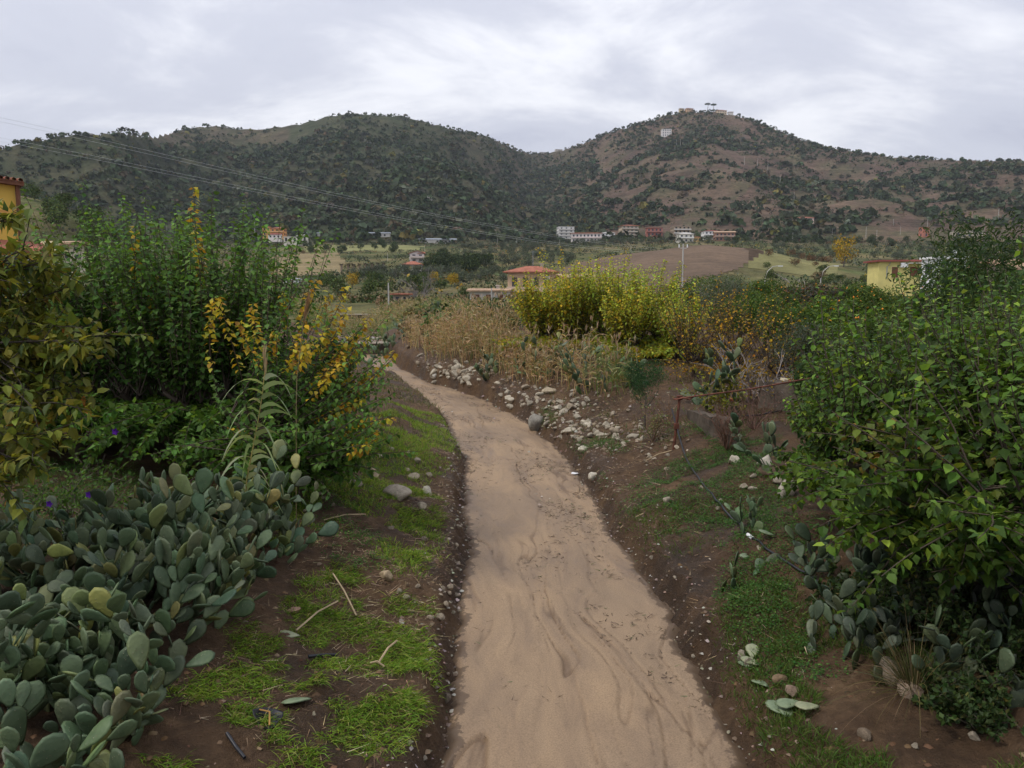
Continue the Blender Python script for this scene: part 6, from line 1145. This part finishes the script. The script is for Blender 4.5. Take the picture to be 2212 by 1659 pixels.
def pavilion():
    u0, u1, ve, vb, d = 870, 911, 573, 592, 325; p = gp(890, vb, 200); D_ = p[1]; w = (u1 - u0) / F * D_; h = (vb - ve) / F * D_; dp = w * .8; r = thing('pavilion', p + [0, dp / 2, 0], 'open concrete frame house with orange hipped roof, no walls', 'house'); r.rotation_euler = (0, 0, .08)
    for sx in (-1, 0, 1):
        for sy in (-1, 1): pbox('column', M_SLAB, r, (sx * w * .47, sy * dp * .45, h / 2 - .4), (.4, .4, h + .8))
    pbox('floor_slab', M_SLAB, r, (0, 0, h * .42), (w, dp, .25)); pbox('floor_slab', M_SLAB, r, (0, 0, h), (w * 1.02, dp * 1.02, .25)); pbox('back_wall', wallm((.35, .33, .30)), r, (0, dp * .42, h * .2), (w * .9, .2, h * .4)); obj('roof', hip_roof(w, dp, w * .2, .5).mesh('roof', M_TILE), r, (0, 0, h + .14))
pavilion()
r, w, dp, h, D_ = building('yellow_house', 'pale yellow single-storey house with dark red roof edge', 1900, 2003, 566, 602, 112, .7, (.66, .58, .22), 'flat', 0, 1.0, M_DTILE, 1, 0, 0, -.10, (), 'house')
for x, z, ww, hh, nm, m_ in [(-.16, .38, .08, .62, 'door', M_SHUT), (.24, .42, .10, .55, 'door', M_SHUT), (.40, .50, .08, .35, 'window', M_GLASS)]: o = pbox(nm, m_, r, (x * w, -dp / 2 - .02, h * z), (w * ww * 1.6, .14, h * hh)); pbox('frame', wallm((.7, .62, .3)), o, (0, .2, 0), (1.2, .9, 1.08))
pbox('air_conditioner', M_WHITE, r, (.02 * w, -dp / 2 - .22, h * .80), (.95, .4, .65)); pbox('awning', M_WHITE, r, (.28 * w, -dp / 2 - .6, h * .90), (w * .36, 1.2, .08)); mb = MB(); mb.tube(np.array([[-.26 * w, -dp / 2 - .12, h], [-.28 * w, -dp / 2 - .12, h * .82], [-.33 * w, -dp / 2 - .12, h * .7], [-.33 * w, -dp / 2 - .12, 0]]), .06, 6); obj('drainpipe', mb.mesh('drainpipe', M_METAL), r)
r, w, dp, h, D_ = building('white_house', 'white flat-roofed house with a dish behind the dark acacia', 2012, 2088, 560, 604, 95, .7, (.74, .74, .75), 'flat', 0, .4, M_WHITE, 1, 3, 1, .15, (), 'house'); obj('dish', ME_DISH, r, (w * .2, -dp * .3, h + .7))
building('tiled_house', 'house of which only the pale tiled roof shows at the picture edge', 2150, 2290, 585, 640, 60, .8, (.40, .33, .26), 'gable', .16, .5, M_TILE2, 1, 3, 2, .2, (), 'house')
building('balcony_house', 'cream house with long balcony behind the mulberries', 108, 165, 530, 562, 75, .8, (.62, .55, .42), 'gable', .10, .6, M_TILE2, 2, 3, 1, -.25, (1,), 'house', bcol=(.70, .60, .36))
building('pale_house', 'pinkish house seen in gaps between the mulberry leaves', 225, 300, 668, 705, 40, .7, (.55, .42, .36), 'gable', .10, .4, M_TILE, 1, 2, 1, .1, (), 'house')
def corner_house():
    d = 34.0; p = at(46, 600, d); p[2] = float(ground(p[0], p[1])) - .5; top = at(47, 388, d)[2]; h = top - p[2]; w, dp = 9.0, 10.0; r = thing('yellow_building', p, 'tall yellow house with tiled eaves at the picture edge', 'house'); r.rotation_euler = (0, 0, .74)
    yl = wallm((.62, .41, .085)); o = pbox('wall', yl, r, (-w / 2, dp / 2, h / 2), (w, dp, h)); rf = obj('roof', MB().box((0, 0, 0), (w / 2 + .3, dp / 2 + .35, .09)).mesh('roof', M_SHUT), r, (-w / 2, dp / 2, h + .10)); rf.rotation_euler = (0, .06, 0)
    for k in range(40):
        t = MB(); t.tube(np.array([[0, -.2, 0], [0, .55, .06]]), [.10, .09], 7); ME_T = t.mesh('tile', M_TILE) if k == 0 else ME_T; obj('tile', ME_T, rf, (-w / 2 - .2 + k * .24, -dp / 2 - .2, .12))
    mb = MB(); mb.tube(np.array([[.08, -.1, h - .1], [.08, -.1, 0]]), .09, 8); obj('drainpipe', mb.mesh('drainpipe', M_SHUT), r); lr = obj('lower_roof', MB().box((0, 0, 0), (1.5, 1.0, .08)).mesh('lower_roof', M_TILE), r, (-.6, -.9, h - 2.9)); lr.rotation_euler = (.25, 0.05, 0); pbox('porch_wall', yl, r, (-.6, -.8, (h - 3.2) / 2), (2.4, 1.58, h - 3.2))
    for z in (.25, .52): o = pbox('window', M_GLASS, r, (-.6, -1.6, h * z), (1.1, .12, 1.5)); pbox('frame', M_WHITE, o, (0, .25, 0), (1.2, .8, 1.12))
corner_house()
M_POLE = plain('concrete_pole', (.44, .42, .38), .85, .2, .15, .8); M_WIRE = plain('pale_wire', (.50, .52, .50), .4, .5, .05, 1)
def pole(u, vt, vb, lab, d=None, cross=False, group='poles across the valley', rad=None):
    p = gp(u, vb, 40) if d is None else gu(u, d); H = (vb - vt) / F * p[1]; r = thing('utility_pole', p, lab, 'utility pole', group); mb = MB(); mb.tube(np.array([[0, 0, -.5], [0, 0, H]]), [rad or max(.14, H * .022), (rad or max(.12, H * .018)) * .7], 7); obj('shaft', mb.mesh('shaft', M_POLE, True), r)
    if cross:
        mb = MB(); mb.box((0, 0, H - .35), (H * .045, .03, .03)); obj('cross_arm', mb.mesh('cross_arm', M_POLE), r)
        for x in (-.055, .055): mb = MB(); mb.tube(np.array([[x * H, 0, H - .3], [x * H, 0, H - .05]]), .05, 6); obj('insulator', mb.mesh('insulator', M_WHITE), r)
    return r, p, H
p_, q_, H_ = pole(1472, 530, 690, 'tall concrete pole standing among the lime-green bushes', 62, True, None, .085)
c3 = lambda a, t, b: (1431.4 + .353 * a, 195 + .353 * t, 195 + .353 * b); c2 = lambda a, t, b: (724.6 + .353 * a, 195 + .353 * t, 195 + .353 * b); c1 = lambda a, t, b: (.353 * a, 167 + .353 * t, 167 + .353 * b)
for a in [(500, 410, 455), (580, 420, 468), (643, 440, 490), (718, 525, 580), (803, 625, 685), (85, 308, 350), (108, 300, 348)]: pole(*c3(*a), 'slim pole in the line climbing the brown hillside', group='pole line climbing the brown hillside')
for a, cx in [((600, 868, 920), 0), ((795, 872, 928), 0), ((950, 880, 940), 0), ((1037, 848, 893), 0), ((1243, 840, 908), 0), ((1309, 855, 912), 0), ((1454, 838, 887), 0), ((1411, 792, 830), 1), ((1620, 778, 835), 1), ((1848, 780, 822), 1), ((2052, 728, 812), 0), ((1967, 818, 858), 0)]: pole(*c3(*a), 'pale pole among the olives behind the golden poplar', cross=bool(cx), group='pale poles among the olives')
for a in [(992, 905, 945), (1110, 905, 945), (1168, 880, 920), (1372, 915, 950), (1808, 950, 1000), (547, 945, 985), (320, 995, 1045)]: pole(*c2(*a), 'pale pole in the grove below the white apartment block', group='pale poles below the apartment row')
for a, cx in [((378, 695, 752), 1), ((475, 745, 808), 1), ((1560, 885, 965), 0), ((1022, 905, 945), 0)]: pole(*c1(*a), 'thin pole on the wooded slope above the mulberries', cross=bool(cx), group='poles on the wooded slope')
for u, t, b, dd, lab in [(840, 607, 660, 105, 'grey pole among the reeds below the dry meadow'), (1681, 574, 600, 95, 'short pole behind the citrus, left of the dead tree'), (1792, 573, 600, 92, 'pole behind the citrus, right of the dead tree'), (1843, 572, 598, 92, 'pole behind the citrus, halfway to the yellow house'), (1883, 570, 595, 92, 'pole behind the citrus, next to the yellow house'), (1062, 612, 650, 110, 'wooden pole beside the cream cottage')]: pole(u, t, b, lab, dd)
for u, lab in [(1650, 'curved street lamp behind the citrus, left of the dead tree'), (1770, 'curved street lamp behind the citrus, right of the dead tree')]:
    p = gu(u, 88); r = thing('street_lamp', p, lab, 'street lamp', 'curved street lamps'); mb = MB(); mb.tube(np.array([[0, 0, -.3], [0, 0, 3.6], [.25, 0, 4.5], [.8, 0, 5.0], [1.4, 0, 5.1]]), .045, 6); obj('mast', mb.mesh('mast', M_POLE, True), r); mb = MB(); mb.box((1.7, 0, 5.08), (.25, .10, .05)); obj('lamp_head', mb.mesh('lamp_head', M_WHITE), r)
def wire(pts, lab, rad=.022):
    pts = np.array(pts, float); uu = np.linspace(pts[0, 0], pts[-1, 0], 60); cf = np.polyfit(pts[:, 0], pts[:, 1], min(3, len(pts) - 1)); vv = np.polyval(cf, uu); inv = 1 / 110 + (1 / 420 - 1 / 110) * np.clip((uu + 200) / 1650, 0, 1.02)
    P = np.array([at(a, b, 1 / c) for a, b, c in zip(uu, vv, inv)]); mb = MB(); mb.tube(P - P[0], rad * np.linspace(.6, 1.3, 60), 4); r = thing('power_cable', P[0], lab, 'cable', 'power cables over the valley'); obj('strand', mb.mesh('strand', M_WIRE, True), r)
A_ = [(-250, 205), (0, 254), (300, 320), (725, 419), (1000, 473), (1203, 508), (1460, 540)]; B_ = [(-250, 256), (0, 298), (353, 366), (725, 446), (1000, 494), (1240, 527), (1460, 551)]
wire(A_, 'topmost pale power cable sloping across the wooded mountain'); wire([(u, v + (9 - 4 * max(u, 0) / 700 if u < 1000 else 4)) for u, v in A_], 'power cable just below the topmost one'); wire(B_, 'power cable of the lower pair sloping over the mountain, upper one'); wire([(u, v + (8 - 3 * max(u, 0) / 700 if u < 1000 else 4)) for u, v in B_], 'lowest power cable sloping over the mountain')

# ---------------------------------------------------------------- the air of the valley
def haze():
    m, t, N, L, o = nt('valley_haze'); v = N.new('ShaderNodeVolumePrincipled'); v.inputs['Color'].default_value = (.80, .86, .97, 1); v.inputs['Density'].default_value = 0.00007; v.inputs['Anisotropy'].default_value = 0.2
    L.new(v.outputs[0], o.inputs['Volume']); mb = MB(); mb.box((0, 1190, 215), (3000, 1230, 220)); h = obj('haze', mb.mesh('haze', m)); h['kind'] = 'stuff'; tag(h, 'thin bluish haze filling the whole valley', 'haze')
haze()

# ---------------------------------------------------------------- things of a small group are told apart by their order
_ord = 'first second third fourth fifth sixth seventh eighth ninth tenth eleventh twelfth thirteenth fourteenth'.split()
_by = {}
for o in C.objects:
    if o.parent is None and 'label' in o and 'kind' not in o: _by.setdefault(o['label'], []).append(o)
for lab, os_ in _by.items():
    if 1 < len(os_) <= 14 and len(lab.split()) <= 12:
        os_.sort(key=lambda o: o.location[0] / max(o.location[1], 1))
        for k, o in enumerate(os_): o['label'] = (_ord[k] + ' from the left, ' + lab)

    elif len(os_) > 14 and len(lab.split()) <= 12:
        os_.sort(key=lambda o: o.location[1]); n = len(os_)
        for k, o in enumerate(os_): o['_band'] = ('near', 'middle', 'far')[min(2, 3 * k // n)]
        os_.sort(key=lambda o: o.location[0] / max(o.location[1], 1))
        for k, o in enumerate(os_): o['label'] = lab + ', ' + o['_band'] + ' ' + ('left', 'centre-left', 'centre-right', 'right')[min(3, 4 * k // n)] + ' part'; del o['_band']
